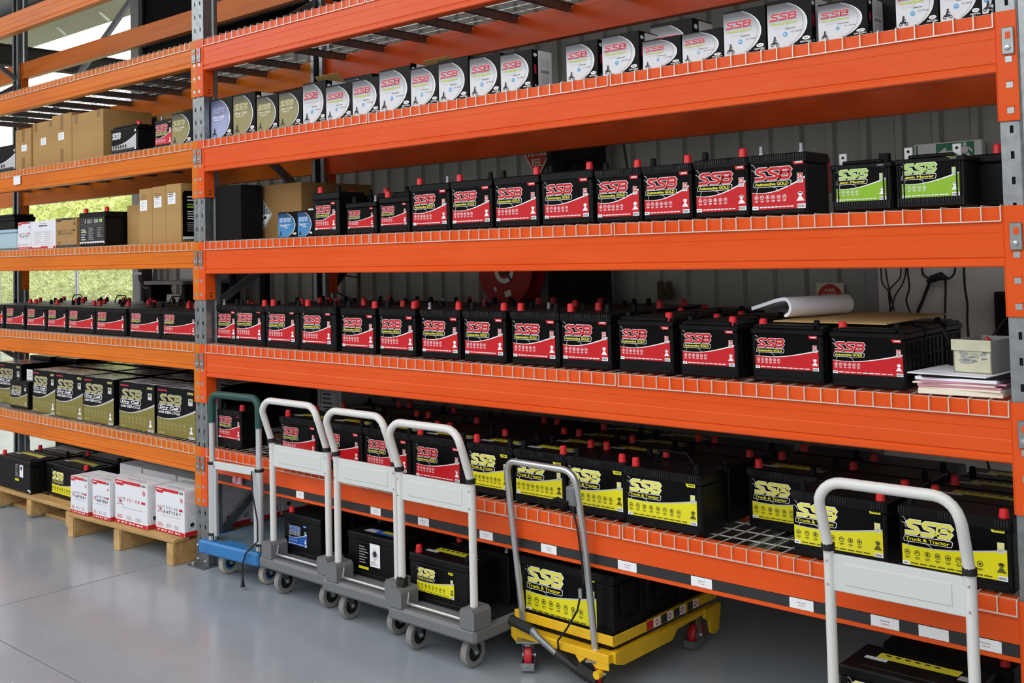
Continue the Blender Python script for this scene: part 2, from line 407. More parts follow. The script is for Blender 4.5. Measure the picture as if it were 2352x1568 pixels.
def upright_frame(x0, label):
    t = thing('upright_frame', label, 'rack frame', (x0, 0, 0))
    pm = post_mesh()
    pm.build('front_post', t, (0, .004, .003), key='post')
    o = pm.build('rear_post', t, (PW, YR+PD+.0, .003), (0, 0, math.pi), key='post')
    for y in (.004, YR):
        b = MB(); yy = -.05 if y < .1 else y-.03
        b.box(-.02, PW+.02, yy, yy+.17, 0, .006, 'galv_dull')
        b.box(-.004, PW+.004, (y-.006) if y < .1 else y+PD-.002, (y-.001) if y < .1 else y+PD+.004, .004, .14, 'galv_dull', .002)
        b.build('foot_plate', t, smooth=False)
        b = MB()
        for bx, bz in ((.02, .035), (.02, .11), (PW-.02, .03)):
            b.lathe([(.008, 0), (.008, -.006), (.004, -.009)], 'steel', (bx, (y-.006) if y < .1 else y+PD+.012, bz), 'y', 6)
        b.lathe([(.009, .006), (.009, .018), (.004, .022)], 'steel', (.01, -.03 if y < .1 else y-.015, 0), 'z', 6)
        b.build('anchor_bolt', t)
    for (ya, za, yb, zb) in ((.07, .1, .86, .83), (.86, .86, .07, 1.38), (.07, 1.42, .86, 1.9), (.86, 1.98, .07, 2.6), (.07, 2.8, .86, 3.3), (.86, 3.35, .07, 3.9)):
        b = MB(); channel(b, (PW/2, ya, za), (PW/2, yb, zb), 'galv_dull'); b.build('brace', t, smooth=False)
    return t
for x0, lb in ((-PW, 'galvanised slotted upright frame standing between the two bays'), (L, 'galvanised upright frame at the right end of main bay'), (XA-PW, 'galvanised upright frame at far left end of left bay'), (XA-PW-L-PW, 'galvanised upright frame beyond the left edge of the picture')):
    upright_frame(x0, lb)
def beam(x0, z, h, m, front, label, strip=False):
    """beam of one shelf level; x0 = left end, z = top"""
    t = thing('shelf_beam', label, 'rack beam', (x0, 0 if front else YR+PD, z), 0 if front else math.pi)
    if not front: t.location.x = x0+L
    d = .052
    prof = [(d, 0), (.006, 0), (.003, -.003), (.003, -.040), (0, -.044), (0, -.075), (.0012, -.077), (.0012, -.108), (0, -.110), (0, -h+.030), (.0035, -h+.026), (.0035, -h+.022), (-.001, -h+.018), (-.001, -h+.004), (.003, -h), (d, -h)]
    if strip: prof = [(d, 0), (.006, 0), (.003, -.003), (.003, -.040), (0, -.044), (0, -h+.054), (.005, -h+.052), (.005, -h+.016), (-.001, -h+.014), (-.001, -h+.003), (.003, -h), (d, -h)]
    b = MB(); b.prism(prof, 'x', .004, L-.004, m)
    b.build('beam', t, key=('beam', h, m, strip), smooth=False)
    CH = .322
    for side in (0, 1):
        b = MB(); sx = -1 if side == 0 else 1; xx = 0 if side == 0 else L
        b.box(min(xx, xx+sx*.058), max(xx, xx+sx*.058), -.0035, .0005, -CH, .002, m, .0015)
        b.box(min(xx, xx-sx*.004), max(xx, xx-sx*.004), -.0035, .063, -CH, .002, m, .0015)
        c = b.build('connector', t, key=('conn', side, m), smooth=False)
        b = MB(); hx = xx+sx*.033
        for hz in (-.06, -.135, -.21, -.285):
            b.box(hx-.010, hx+.010, -.0052, -.003, hz-.016, hz+.003, 'steel', .001)
            b.box(hx-.012, hx+.012, -.006, -.003, hz+.003, hz+.009, m, .001)
        for hz in (-CH+.02, -CH+.038): b.lathe([(.005, -.0002), (.005, .0003)], 'hole_shade', (xx-sx*.0045, .034, hz), 'x', 8)
        b.build('hook', c, key=('hooks', side, m), smooth=False)
        b = MB(); b.box(hx-.016, hx+.018, -.011, -.0035, -.128, -.048, 'galv', .002); b.lathe([(.009, -.011), (.007, -.015), (0.001, -.016)], 'steel', (hx, 0, -.108), 'y', 10); b.box(hx-.005, hx+.009, -.0118, -.0108, -.082, -.062, m)
        b.build('locking_clip', c, key=('clip', side, m), smooth=False)
    if strip:
        b = MB(); b.box(.006, L-.006, .002, .0055, -h+.016, -h+.052, 'dark_print')
        s = b.build('label_strip', t, smooth=False)
        for i, (cx, wd, txt) in enumerate(((.30, .06, 1), (.83, .06, 1), (1.40, .07, 1), (1.72, .07, 1), (2.10, .075, 1), (2.44, .08, 1), (2.82, .085, 1), (3.14, .085, 1), (3.52, .085, 1), (3.80, .09, 1), (3.95, .09, 0), (4.10, .09, 1))):
            b = MB(); b.box(-wd/2, wd/2, -.0012, 0, 0, .034, 'white')
            if txt:
                for q in range(5): b.rect(-.014+q*.006, .019, -.010+q*.006, .023, 3, 'grey_print')
                for q in range(4): b.rect(-.010+q*.006, .010, -.006+q*.006, .0135, 3, 'paper_pink')
            b.build('price_card', s, (cx, .0015, -h+.017), key=('card', wd, txt), smooth=False, recalc=False)
LN = ['lowest shelf', 'middle shelf', 'fourth shelf up', 'carton shelf', 'empty top shelf', 'uppermost level']
LN = ['lowest battery shelf', 'middle battery shelf', 'mower battery shelf', 'small carton shelf', 'empty upper shelf', 'topmost level']
LNA = ['gold carton shelf', 'handled battery shelf', 'mixed carton shelf', 'brown carton shelf', 'empty upper shelf', 'topmost level']
for i, z in enumerate(LEV):
    beam(0, z, .177, 'orange', True, 'orange front beam of the main bay %s' % LN[i], strip=(i == 0))
    beam(0, z, .155, 'orange', False, 'orange rear beam of the main bay %s' % LN[i])
    beam(XA, z, .145, 'orange_old', True, 'worn orange front beam of the left bay %s' % LNA[i])
    beam(XA, z, .145, 'orange_old', False, 'worn orange rear beam of the left bay %s' % LNA[i])
    if i in (1, 3, 5): beam(XA-PW-L, z, .145, 'orange_old', False, 'orange rear beam past the far left frame, %s' % ('low', '', '', 'high', '', 'topmost')[i] if i != 1 else 'orange rear beam past the far left frame, lowest one')
# wire decks
def deck_parts(DW):
    b = MB(); n = 24; p = DW/n; r = .0024
    for i in range(n+1):
        x = min(max(i*p, .004), DW-.004)
        b.tube([(x, -.0045, -.042), (x, -.0045, .001), (x, .0, .004), (x, YR+PD-.03, .004), (x, YR+PD-.03, -.035)], r, 'wire', 4)
    for y in [.012]+[.018+.099*k for k in range(1, 10)]: b.tube([(0.002, y, .0), (DW-.002, y, .0)], r, 'wire', 4)
    for z in (-.042,): b.tube([(0.002, -.0072, z), (DW-.002, -.0072, z)], r, 'wire', 4)
    c = MB()
    prof = [(-.034, -.001), (-.022, -.004), (-.012, -.032), (.012, -.032), (.022, -.004), (.034, -.001), (.034, -.0035), (.024, -.0075), (.0135, -.036), (-.0135, -.036), (-.024, -.0075), (-.034, -.0035)]
    c.prism(prof, 'y', .06, YR+.03, 'galv_dull')
    c.box(-.034, .034, .008, .062, -.003, -.0005, 'galv'); c.box(-.034, .034, YR+.03, YR+.08, -.003, -.0005, 'galv')
    return b, c
DW = L/3-.006
dk, ch = deck_parts(DW)
def decks(x0, z, bay, nm):
    for i in range(3):
        t = thing('wire_deck', 'galvanised wire mesh deck, %s third of %s %s' % (('left', 'middle', 'right')[i], bay, nm), 'wire deck', (x0+.003+i*L/3, 0, z), 0, 'wire mesh decks of the racking')
        dk.build('wire_mesh', t, key='deckmesh', smooth=False, recalc=False, kind='stuff')
        for j in range(4): ch.build('support_channel', t, (.17+j*.355, 0, 0), key='deckch', smooth=False)
for i, z in enumerate(LEV[:5]):
    decks(0, z, 'main bay', LN[i]); decks(XA, z, 'left bay', LNA[i])
ZD = .0068            # top of the wires above the beam top

# ================================================================== PRINTED LABELS
def ssb(b, x, z, h, wd, k, fill, outline, ow=.10, fw=.235, halo=None):
    """three slanted block letters"""
    S = [(1.0, .9), (.24, .9), (.1, .76), (.24, .57), (.76, .43), (.9, .24), (.76, .1), (0, .1)]
    Bp = [(.06, .1), (.06, .9), (.74, .9), (.88, .76), (.76, .53)]
    Bq = [(.06, .52), (.76, .52), (.92, .34), (.80, .1), (.06, .1)]
    lw = wd/3.25
    def T(p, n): return (x+(n*1.08+p[0])*lw+p[1]*h*.22-.11*h, z+p[1]*h)
    for lay, wf, mm in ((0, fw+ow, outline), (1, fw, fill)):
        for n, shp in ((0, [S]), (1, [S]), (2, [Bp, Bq])):
            for P in shp: b.stroke([T(p, n) for p in P], h*wf, k+lay, mm)
def icons(b, x, z, r, pitch, n, k, m, m2):
    for i in range(n):
        cx = x+i*pitch; b.ring(cx, z, r, r*.2, k, m, 10)
        q = i % 4
        if q == 0: b.flat([(cx-r*.5, z-r*.3), (cx+r*.5, z-r*.3), (cx+r*.3, z+r*.3), (cx-r*.3, z+r*.3)], k, m)
        elif q == 1: b.stroke([(cx-r*.5, z-r*.1), (cx, z+r*.4), (cx+r*.5, z-r*.1)], r*.25, k, m)
        elif q == 2: b.rect(cx-r*.3, z-r*.5, cx+r*.3, z+r*.5, k, m)
        else: b.disc(cx, z, r*.42, k, m, 8)
        b.rect(cx-r*.9, z-r*1.7, cx+r*.9, z-r*1.45, k, m2); b.rect(cx-r*.6, z-r*2.1, cx+r*.6, z-r*1.9, k, m2)
def person_icon(b, x, z, h, k, m):
    b.disc(x, z+h*.72, h*.24, k, m, 10); b.rect(x-h*.3, z+h*.78, x+h*.3, z+h*.86, k, m)
    b.flat([(x-h*.14, z+h*.45), (x+h*.14, z+h*.45), (x+h*.45, z), (x-h*.45, z)], k, m)
def swoosh(b, W, hl, hd, hr, k, m, edge, ew):
    n = 12; pts = []
    for i in range(n+1):
        t = i/n; pts.append((W*t, hl+(hr-hl)*t**2.6-hd*math.sin(math.pi*min(1, t*1.25))*(1-t)))
    for i in range(n):
        (x0, z0), (x1, z1) = pts[i], pts[i+1]
        b.flat([(x0, 0), (x1, 0), (x1, z1), (x0, z0)], k, m)
        w0, w1 = ew*(.3+.9*i/n), ew*(.3+.9*(i+1)/n)
        b.flat([(x0, z0), (x1, z1), (x1, z1+w1), (x0, z0+w0)], k, edge)
PAL = {'auto': ('red', 'white', 'gold_text', 'white', 'white', 'red', 'Automotive GOLD', 6),
       'truck': ('yellow_soft', 'white', 'yellow', 'dark_print', 'olive_dark', 'yellow', 'Truck & Tractor', 8),
       'mower': ('green_soft', 'white', 'gold_text', 'white', 'white', 'green', 'Lawn Mower', 5),
       'blue': ('blue', 'white', 'silver_print', 'blue_soft', 'white', 'blue', 'Commercial Gold', 5)}
def battery_label(kind, W, H):
    key = ('lab', kind, round(W, 2), round(H, 2))
    if key in CACHE: return CACHE[key]
    fill, outl, ptxt, ic, cap, main, words, n = PAL[kind]
    b = MB(); b.rect(0, 0, W, H, 1, 'label_black')
    lw = min(.70*W, (.86 if kind != 'truck' else .94)*H)
    hl = .36*H if kind != 'truck' else .40*H
    swoosh(b, W, hl, .05*H, .62*H if W < 1.3*H else .56*H, 2, main, 'white' if kind != 'truck' else 'silver_print', .03*H)
    for P in ([(.0, .95), (.05, .94), (.10, .86), (.16, .84)], [(.0, .84), (.06, .82), (.10, .73)], [(.1, .30), (.13, .46), (.16, .46)], [(.45, .47), (.55, .44), (.62, .36)]):
        b.stroke([(p[0]*H, p[1]*H) for p in P], .012*H, 3, 'silver_print')
    sh = .25*H if kind != 'truck' else .28*H; z0 = .62*H
    ssb(b, .09*H, z0, sh, lw, 4, fill, outl)
    pz = .475*H; ph = .105*H
    b.rrect(.03*H, pz-.012*H, .03*H+lw+.02*H, pz+ph+.012*H, .035*H, 4, 'white', .15); b.rrect(.042*H, pz, .03*H+lw+.008*H, pz+ph, .03*H, 5, 'label_black', .15)
    b.text(words, .078*H, pz+.022*H, .066*H, 6, ptxt, width=lw-.075*H, bold=.03)
    # tag with the model number, warranty sticker, person and bar code
    tw = .27*H if W < 1.3*H else .30*H
    b.flat([(W-tw, H*.99), (W-tw*.86, H*.90), (W*.985, H*.90), (W*.985, H*.99)], 4, main)
    for q in range(6): b.rect(W-tw*.74+q*tw*.1, H*.93, W-tw*.67+q*tw*.1, H*.965, 5, cap if kind != 'truck' else 'dark_print')
    sw = .13*H; sx = W-.17*H
    b.rect(sx, .52*H, sx+sw, .72*H, 4, 'white' if kind != 'truck' else 'offwhite')
    if kind != 'truck':
        b.rect(sx+.006*H, .60*H, sx+sw-.006*H, .71*H, 5, main if kind != 'mower' else 'green_soft'); b.text('36' if kind == 'auto' else '12', sx+sw/2, .62*H, .075*H, 6, 'white', align='c', bold=.02)
    else:
        b.rect(sx+.006*H, .60*H, sx+sw-.006*H, .71*H, 5, 'yellow_soft'); b.text('24', sx+sw/2, .62*H, .075*H, 6, 'offwhite', align='c', bold=.02)
    b.rect(sx+.01*H, .575*H, sx+sw-.01*H, .59*H, 5, 'grey_print'); b.rect(sx+.01*H, .54*H, sx+sw-.02*H, .56*H, 5, 'grey_print')
    pit = (.128 if kind != 'truck' else .2)*H
    if pit*n > W-.3*H: pit = (W-.3*H)/n
    icons(b, .10*H, .255*H, .046*H if kind != 'truck' else .058*H, pit, n, 4, ic, cap)
    person_icon(b, W-.11*H, .15*H, .2*H, 4, 'white' if kind != 'truck' else 'olive_dark')
    b.rect(0, 0, .14*H, .075*H, 4, 'white'); b.rect(.03*H, .03*H, .10*H, .045*H, 5, 'dark_print')
    for q in range(9): b.rect(.17*H+q*(W-.42*H)/9, .035*H, .17*H+q*(W-.42*H)/9+(W-.42*H)/9*.82, .06*H, 4, cap)
    b.rect(W-.18*H, 0, W, .09*H, 4, 'white')
    for q in range(7): b.rect(W-.165*H+q*.021*H, .02*H, W-.155*H+q*.021*H, .07*H, 5, 'dark_print')
    return b.data('label', key, smooth=False, recalc=False)
def put(me, name, parent, loc, rot=(0, 0, 0)):
    o = bpy.data.objects.new(name, me); C.objects.link(o); o.parent = parent; o.location = loc; o.rotation_euler = rot; return o

# ================================================================== BATTERIES
def cap_mesh(m):
    b = MB()
    if m == 'red_cap': b.lathe([(.0155, 0), (.015, .004), (.0132, .028), (.010, .032), (.001, .033)], m, n=12)
    else: b.lathe([(.0125, 0), (.012, .004), (.0105, .028), (.008, .031), (.001, .032)], m, n=12)
    return b
def lead_mesh():
    b = MB(); b.lathe([(.012, 0), (.010, .006), (.0085, .006), (.0075, .03), (.001, .031)], 'lead', n=10); return b
def battery(label, kind, x0, x1, yf, z, h, depth=.172, lab=None, terms='RB', group=None, style='rib', tl=None, handle=None, name='car_battery', cat='battery', lid_front=True, lpos=None, rz=0, side_cells=False):
    """front left bottom edge at x0,yf,z; terms: R red cap, B black cap, L bare lead, - none, left to right"""
    w = x1-x0
    t = thing(name, label, cat, (x0+w/2, yf+depth/2, z), rz, group)
    hw, hd = w/2, depth/2; hl = h*.83
    key = ('case', round(w, 2), round(depth, 2), round(h, 2), style); W2 = round(w, 2)
    b = MB()
    b.box(-hw+.003, hw-.003, -hd+.003, hd-.003, .0, hl, 'black', .005)
    b.box(-hw+.012, hw-.012, -hd-.0015, -hd+.02, .004, .02, 'black', .002)           # hold-down ledge
    if style == 'mower':
        n = int(w/.0085)
        for i in range(n):
            xx = -hw+.006+i*(w-.012)/n; b.box(xx, xx+.0045, -hd-.001, -hd+.004, .006, h*.2, 'black_rib_lit')
        for xx in (-hw+.006, -hw+.016, -hw+.026, hw-.030, hw-.020, hw-.010): b.box(xx, xx+.004, -hd-.001, -hd+.004, h*.2, hl, 'black')
    if side_cells:
        for yy in (-hd+.03, -hd+.065, -hd+.10, -hd+.135): b.box(hw-.004, hw+.0005, yy, yy+.005, .02, hl-.01, 'black')
        for zz in (.05, .10): b.box(hw-.004, hw+.0005, -hd+.01, hd-.01, zz, zz+.005, 'black')
    b.build('case', t, key=key+(side_cells,))
    b = MB(); lz = h
    if style == 'step':
        b.box(-hw, hw, -hd, hd, hl, h*.93, 'black', .004); b.box(-hw+.03, hw-.03, -hd+.004, hd-.004, h*.925, h, 'black', .004)
        b.box(-hw+.002, hw-.002, -hd+.02, hd-.02, h*.925, h*.985, 'black', .003)
    elif style == 'mower':
        b.box(-hw, hw, -hd, hd, hl, h*.93, 'black', .003); b.box(-hw+.04, hw-.035, -hd+.006, hd-.006, h*.925, h, 'black', .004)
    else:
        b.box(-hw, hw, -hd, hd, hl, h, 'black', .005)
        if style == 'rib':
            for a0, a1 in ((-hw+.004, -hw+.05), (-.042, .042), (hw-.05, hw-.004)):
                n = int((a1-a0)/.0085)
                for i in range(n): b.box(a0+i*.0085, a0+i*.0085+.0045, -hd-.0028, -hd+.001, h*.90, h*.985, 'black_rib_lit')
        if style == 'truck': b.box(-hw+.06, hw-.06, -hd+.03, hd-.03, h-.001, h+.004, 'black', .003)
    b.build('lid', t, key=('lid',)+key[1:])
    ty = -hd+.032
    for s, c in ((-1, terms[0]), (1, terms[1])):
        if c == '-': continue
        px = s*(hw-.034)
        zz = h-.0005 if style not in ('step', 'mower') else h*.93-.0005
        if c in 'RB':
            cap_mesh('red_cap' if c == 'R' else 'black_soft').build('terminal_cap', t, (px, ty, zz), key=('cap', c))
        elif c == 'L': lead_mesh().build('terminal_post', t, (px, ty, zz), key='leadpost')
        elif c == 'T':
            q = MB(); q.box(-.014, .014, -.003, .003, 0, .04, 'steel', .002); q.lathe([(.005, -.0035), (.005, -.003)], 'hole_shade', (0, 0, .026), 'y', 8); q.build('terminal_tab', t, (px, ty, zz), key='tab')
        elif c == 'S':
            q = MB(); q.box(-.016, .016, -.012, .012, 0, .03, 'black_soft', .002); q.build('terminal_cover', t, (px, ty, zz), key='tcov')
    if lab:
        k, W, H, u, v = lab          # kind, width, height, left offset, bottom offset
        put(battery_label(k, W, H), 'front_label', t, (-hw+u, -hd+.0025, v))
    if tl:
        b = MB(); a = w*.62; y0 = .012
        b.box(-a/2, a/2, y0, y0+.045, 0, .0006, tl); b.box(-a/2-.03, -a/2+.04, y0-.022, y0, 0, .0006, 'silver_print'); b.box(a/2+.004, a/2+.035, y0-.022, y0+.012, 0, .0006, 'grey_print')
        for q in range(6): b.box(-a/2+.02+q*.03, -a/2+.036+q*.03, y0+.026, y0+.036, .0006, .0009, 'dark_print')
        b.build('top_label', t, (0, -.01, h+(.0042 if style == 'truck' else .0003)), key=('tl', round(a, 2), tl), smooth=False)
    if handle == 'up':
        b = MB(); b.tube([(-.09, .0, 0), (-.085, 0, .02), (-.055, 0, .055), (.055, 0, .055), (.085, 0, .02), (.09, 0, 0)], .0045, 'black_soft', 6); b.build('carry_handle', t, (-.01, .02, h-.002), key='hup')
    if handle == 'side':
        b = MB(); b.tube([(0, -.06, .0), (.004, -.062, -.02), (.006, -.055, -.12), (.006, -.04, -.132), (.006, .04, -.132), (.006, .055, -.12), (.004, .062, -.02), (0, .06, 0)], .004, 'black_soft', 6)
        b.build('carry_handle', t, (hw, 0, h*.80), key='hside')
    return t
def back_row(items, label, group, z, yf, h, terms, style='rib', **k):
    for k_, ((x0, x1), tt) in enumerate(zip(items, terms)): battery(label % ORD[k_], 'auto', x0, x1, yf, z, h, terms=tt, group=group, style=style, **k)

# ---- mower battery shelf (1.79)
Z = LEV[2]+ZD
G = 'batteries in the front row of the mower battery shelf'
rows = [(.908, 1.118, .215, 'RB', 'flat', .16, .135, .03), (1.170, 1.392, .152, 'BL', 'flat', .185, .095, .03), (1.412, 1.620, .165, 'RB', 'flat', .175, .10, .035),
        (1.631, 1.879, .212, 'RL', 'flat', .215, .155, .028), (1.886, 2.138, .212, 'RB', 'flat', .22, .155, .028), (2.147, 2.398, .214, 'BR', 'flat', .22, .155, .028), (2.408, 2.672, .214, 'BR', 'flat', .225, .155, .028),
        (2.685, 2.902, .205, 'BR', 'rib', .195, .155, .022), (2.906, 3.125, .205, 'BR', 'rib', .198, .155, .022), (3.132, 3.352, .210, 'BR', 'rib', .2, .16, .022), (3.356, 3.574, .212, 'LL', 'rib', .198, .165, .02)]
AD = ['tall narrow black battery with red label beside the blue cartons', 'low black battery with red label, left of two short ones', 'low black battery with red label, right of two short ones',
      'tall red-label battery just right of the two short batteries']
for i, (x0, x1, h, tt, st, lw, lh, lz) in enumerate(rows):
    lb = AD[i] if i < 4 else 'tall red-label car battery, %s from left on the mower battery shelf' % ORD[i]
    battery(lb, 'auto', x0, x1, .04, Z, h, lab=('auto', lw, lh, (x1-x0-lw)/2, lz), terms=tt, group=G, style=st)
battery('smaller black battery with green lawn mower label', 'mower', 3.655, 3.862, .035, Z, .165, depth=.13, lab=('mower', .168, .118, .018, .033), terms='TS', group='mower batteries', style='mower', name='mower_battery')
battery('larger black battery with green lawn mower label', 'mower', 3.871, 4.088, .035, Z, .168, depth=.13, lab=('mower', .18, .122, .016, .034), terms='TT', group='mower batteries', style='mower', name='mower_battery')
battery('plain black battery standing behind the larger mower battery', 'mower', 3.97, 4.165, .175, Z, .165, depth=.15, terms='-R', group='mower batteries', style='flat', name='mower_battery')
back_row([(1.65, 1.87), (1.89, 2.12), (2.15, 2.38), (2.41, 2.64), (2.68, 2.89), (2.90, 3.11), (3.13, 3.34)], 'plain black battery, %s from left in second row of mower battery shelf', 'second row of the mower battery shelf', Z, .228, .19, ['RB', 'RB', 'BB', 'RB', 'RB', 'RB', 'RB'])
back_row([(.92, 1.13), (1.18, 1.40)], 'plain black battery, %s of two behind the narrow battery beside blue cartons', 'batteries behind the narrow one', Z, .235, .2, ['RB', 'RB'])
# ---- middle battery shelf (1.22)
Z = LEV[1]+ZD
G = 'batteries in the front row of the middle battery shelf'
rows = [(.012, .204, .212, 'LB', 'rib', .17, .15, .03, .06), (.209, .488, .212, 'BR', 'rib', .225, .15, .035, .04), (.497, .785, .215, 'RB', 'rib', .23, .155, .035, .04), (.790, 1.080, .218, 'RB', 'rib', .235, .155, .035, .04),
        (1.116, 1.372, .216, 'BR', 'flat', .225, .155, .03, .04), (1.397, 1.645, .218, 'BR', 'flat', .222, .155, .03, .04), (1.681, 1.930, .218, 'LR', 'rib', .222, .155, .03, .04), (1.947, 2.199, .22, 'BR', 'rib', .222, .155, .032, .04),
        (2.226, 2.486, .22, 'RB', 'rib', .232, .155, .032, .04), (2.492, 2.744, .222, 'RB', 'rib', .222, .155, .036, .04), (2.774, 3.024, .21, 'BR', 'step', .222, .13, .048, .04), (3.051, 3.291, .20, 'BR', 'step', .212, .128, .044, .04),
        (3.342, 3.608, .195, 'RB', 'step', .232, .118, .045, .04), (3.631, 3.881, .192, 'RB', 'step', .232, .116, .043, .04)]
for i, (x0, x1, h, tt, st, lw, lh, lz, yf) in enumerate(rows):
    lb = 'red-label car battery, %s from left on the middle battery shelf' % ORD[i]
    if i == 0: lb = 'red-label battery half hidden at left end of the middle battery shelf'
    if i == 13: lb = 'wide red-label battery at right end of the middle battery shelf'
    battery(lb, 'auto', x0, x1, yf, Z, h, lab=('auto', lw, lh, (x1-x0-lw)/2, lz), terms=tt, group=G, style=st, side_cells=(i >= 11), tl=None)
T3 = ['RB', 'BR', 'RB', 'RB', 'BR', 'RB', 'RR', 'BR', 'RB', 'RB', 'BB', 'LB', 'RB', 'BB']
for rw, yf in ((1, .225), (2, .41), (3, .595)):
    it = [(r[0]+(.0), r[1]-.004) for r in rows]
    for i, (x0, x1) in enumerate(it):
        if i == 0 or (rw == 1 and i == 1) or (rw == 3 and (i >= 11 or i < 1)): continue
        battery('plain black battery, %s from left in %s row of middle battery shelf' % (ORD[i-1], ORD[rw]), 'auto', x0, x1, yf, Z, rows[i][2]-.004, terms=T3[(i+rw*3) % 14] if i < 12 else ('-B' if rw > 1 or i == 13 else '--'), group='%s row of the middle battery shelf' % ORD[rw], style=rows[i][4], side_cells=(i >= 11))
# ---- lowest battery shelf (.65)
Z = LEV[0]+ZD
G = 'batteries in the front row of the lowest battery shelf'
rows = [(.008, .24, .205, 'BR', 'auto', 'rib', .205, .135, .05, .06), (.585, .902, .212, 'RB', 'auto', 'rib', .272, .145, .035, .06), (.912, 1.239, .214, 'RB', 'auto', 'rib', .275, .145, .035, .06), (1.251, 1.577, .214, 'BB', 'auto', 'rib', .275, .145, .035, .06),
        (1.588, 1.929, .214, 'RB', 'auto', 'rib', .275, .15, .033, .055), (1.938, 2.200, .215, 'RB', 'truck', 'rib', .225, .15, .035, .06), (2.213, 2.491, .216, 'BR', 'truck', 'rib', .245, .152, .034, .055), (2.501, 2.786, .216, 'BR', 'truck', 'rib', .262, .154, .034, .05),
        (2.792, 3.129, .213, 'RB', 'truck', 'rib', .302, .15, .035, .035), (3.478, 3.809, .212, 'BR', 'truck', 'rib', .305, .15, .04, .03), (3.838, 4.182, .208, 'BR', 'truck', 'rib', .31, .155, .035, .03)]
NMS = ['red-label battery behind the green-gripped trolley handle', 'red-label battery framed by the leftmost grey trolley handle', 'red-label battery partly hidden between two grey trolley handles', 'red-label battery framed by the second grey trolley handle', 'red-label battery framed by the third grey trolley handle',
       'yellow-label battery just right of the third grey trolley handle', 'yellow-label battery framed by the steel lift handle', 'yellow-label battery half behind the steel lift handle', 'yellow-label battery with upright carry handle beside bare wire deck', 'yellow-label battery left of the near trolley handle', 'yellow-label battery at right end, behind the near trolley handle']
for i, (x0, x1, h, tt, kd, st, lw, lh, lz, yf) in enumerate(rows):
    battery(NMS[i], kd, x0, x1, yf, Z, h, lab=(kd, lw, lh, (x1-x0-lw)/2*(.8 if kd == 'truck' else 1), lz), terms=tt, group=G, style=st, tl='top_yellow' if i else None, handle='up' if i == 8 else None, name='truck_battery' if kd == 'truck' else 'car_battery')
battery('yellow-label battery set back behind the bare wire deck', 'truck', 3.185, 3.47, .265, Z, .215, lab=('truck', .27, .15, .02, .035), terms='RB', group=G, style='rib', tl='top_yellow', name='truck_battery')
T2 = ['RB', 'BR', 'RB', 'RB', 'BR', 'RB']
for rw, yf in ((1, .245), (2, .43), (3, .615)):
    for i in range(1, 11):
        x0, x1 = rows[i][0], rows[i][1]-.004
        battery('plain black battery, %s from left in %s row of lowest battery shelf' % (ORD[i-1], ORD[rw]), 'truck', x0, x1, yf, Z, rows[i][2]-.003, terms=T2[(i+rw) % 6], group='%s row of the lowest battery shelf' % ORD[rw], tl='top_yellow' if i > 3 else 'grey_print', name='truck_battery')
for rw, yf in ((2, .45), (3, .64)): battery('plain black battery %s row behind the bare wire deck' % ORD[rw], 'truck', 3.185, 3.47, yf, Z, .212, terms='RB', group='%s row of the lowest battery shelf' % ORD[rw], tl='top_yellow', name='truck_battery')
# ---- left bay, handled battery shelf (1.22)
Z = LEV[1]+ZD
rows = [(-3.09, -2.76, 'RB'), (-2.74, -2.42, 'BR'), (-2.395, -2.08, 'RB'), (-2.07, -1.775, 'RB'), (-1.767, -1.39, 'BR'), (-1.382, -.99, 'BR'), (-.955, -.578, 'BR'), (-.571, -.185, 'BR')]
for i, (x0, x1, tt) in enumerate(rows):
    lw = (x1-x0)*.86; battery('red-label battery, %s from the centre upright, left bay handled battery shelf' % ORD[7-i], 'auto', x0, x1, .06, Z, .172, lab=('auto', lw, .125, (x1-x0-lw)/2, .035), terms='--', group='front row of the left bay battery shelf', style='flat')
for rw, yf in ((1, .24), (2, .43), (3, .62)):
    for i, (x0, x1, tt) in enumerate(rows):
        battery('plain black battery, %s from centre upright, %s row of left bay shelf' % (ORD[7-i], ORD[rw]), 'auto', x0, x1-.004, yf, Z, .172, terms=T2[(i*2+rw) % 6], group='%s row of the left bay battery shelf' % ORD[rw], style='flat', handle='up' if (rw == 2 and i in (1, 3, 5, 6)) else None)

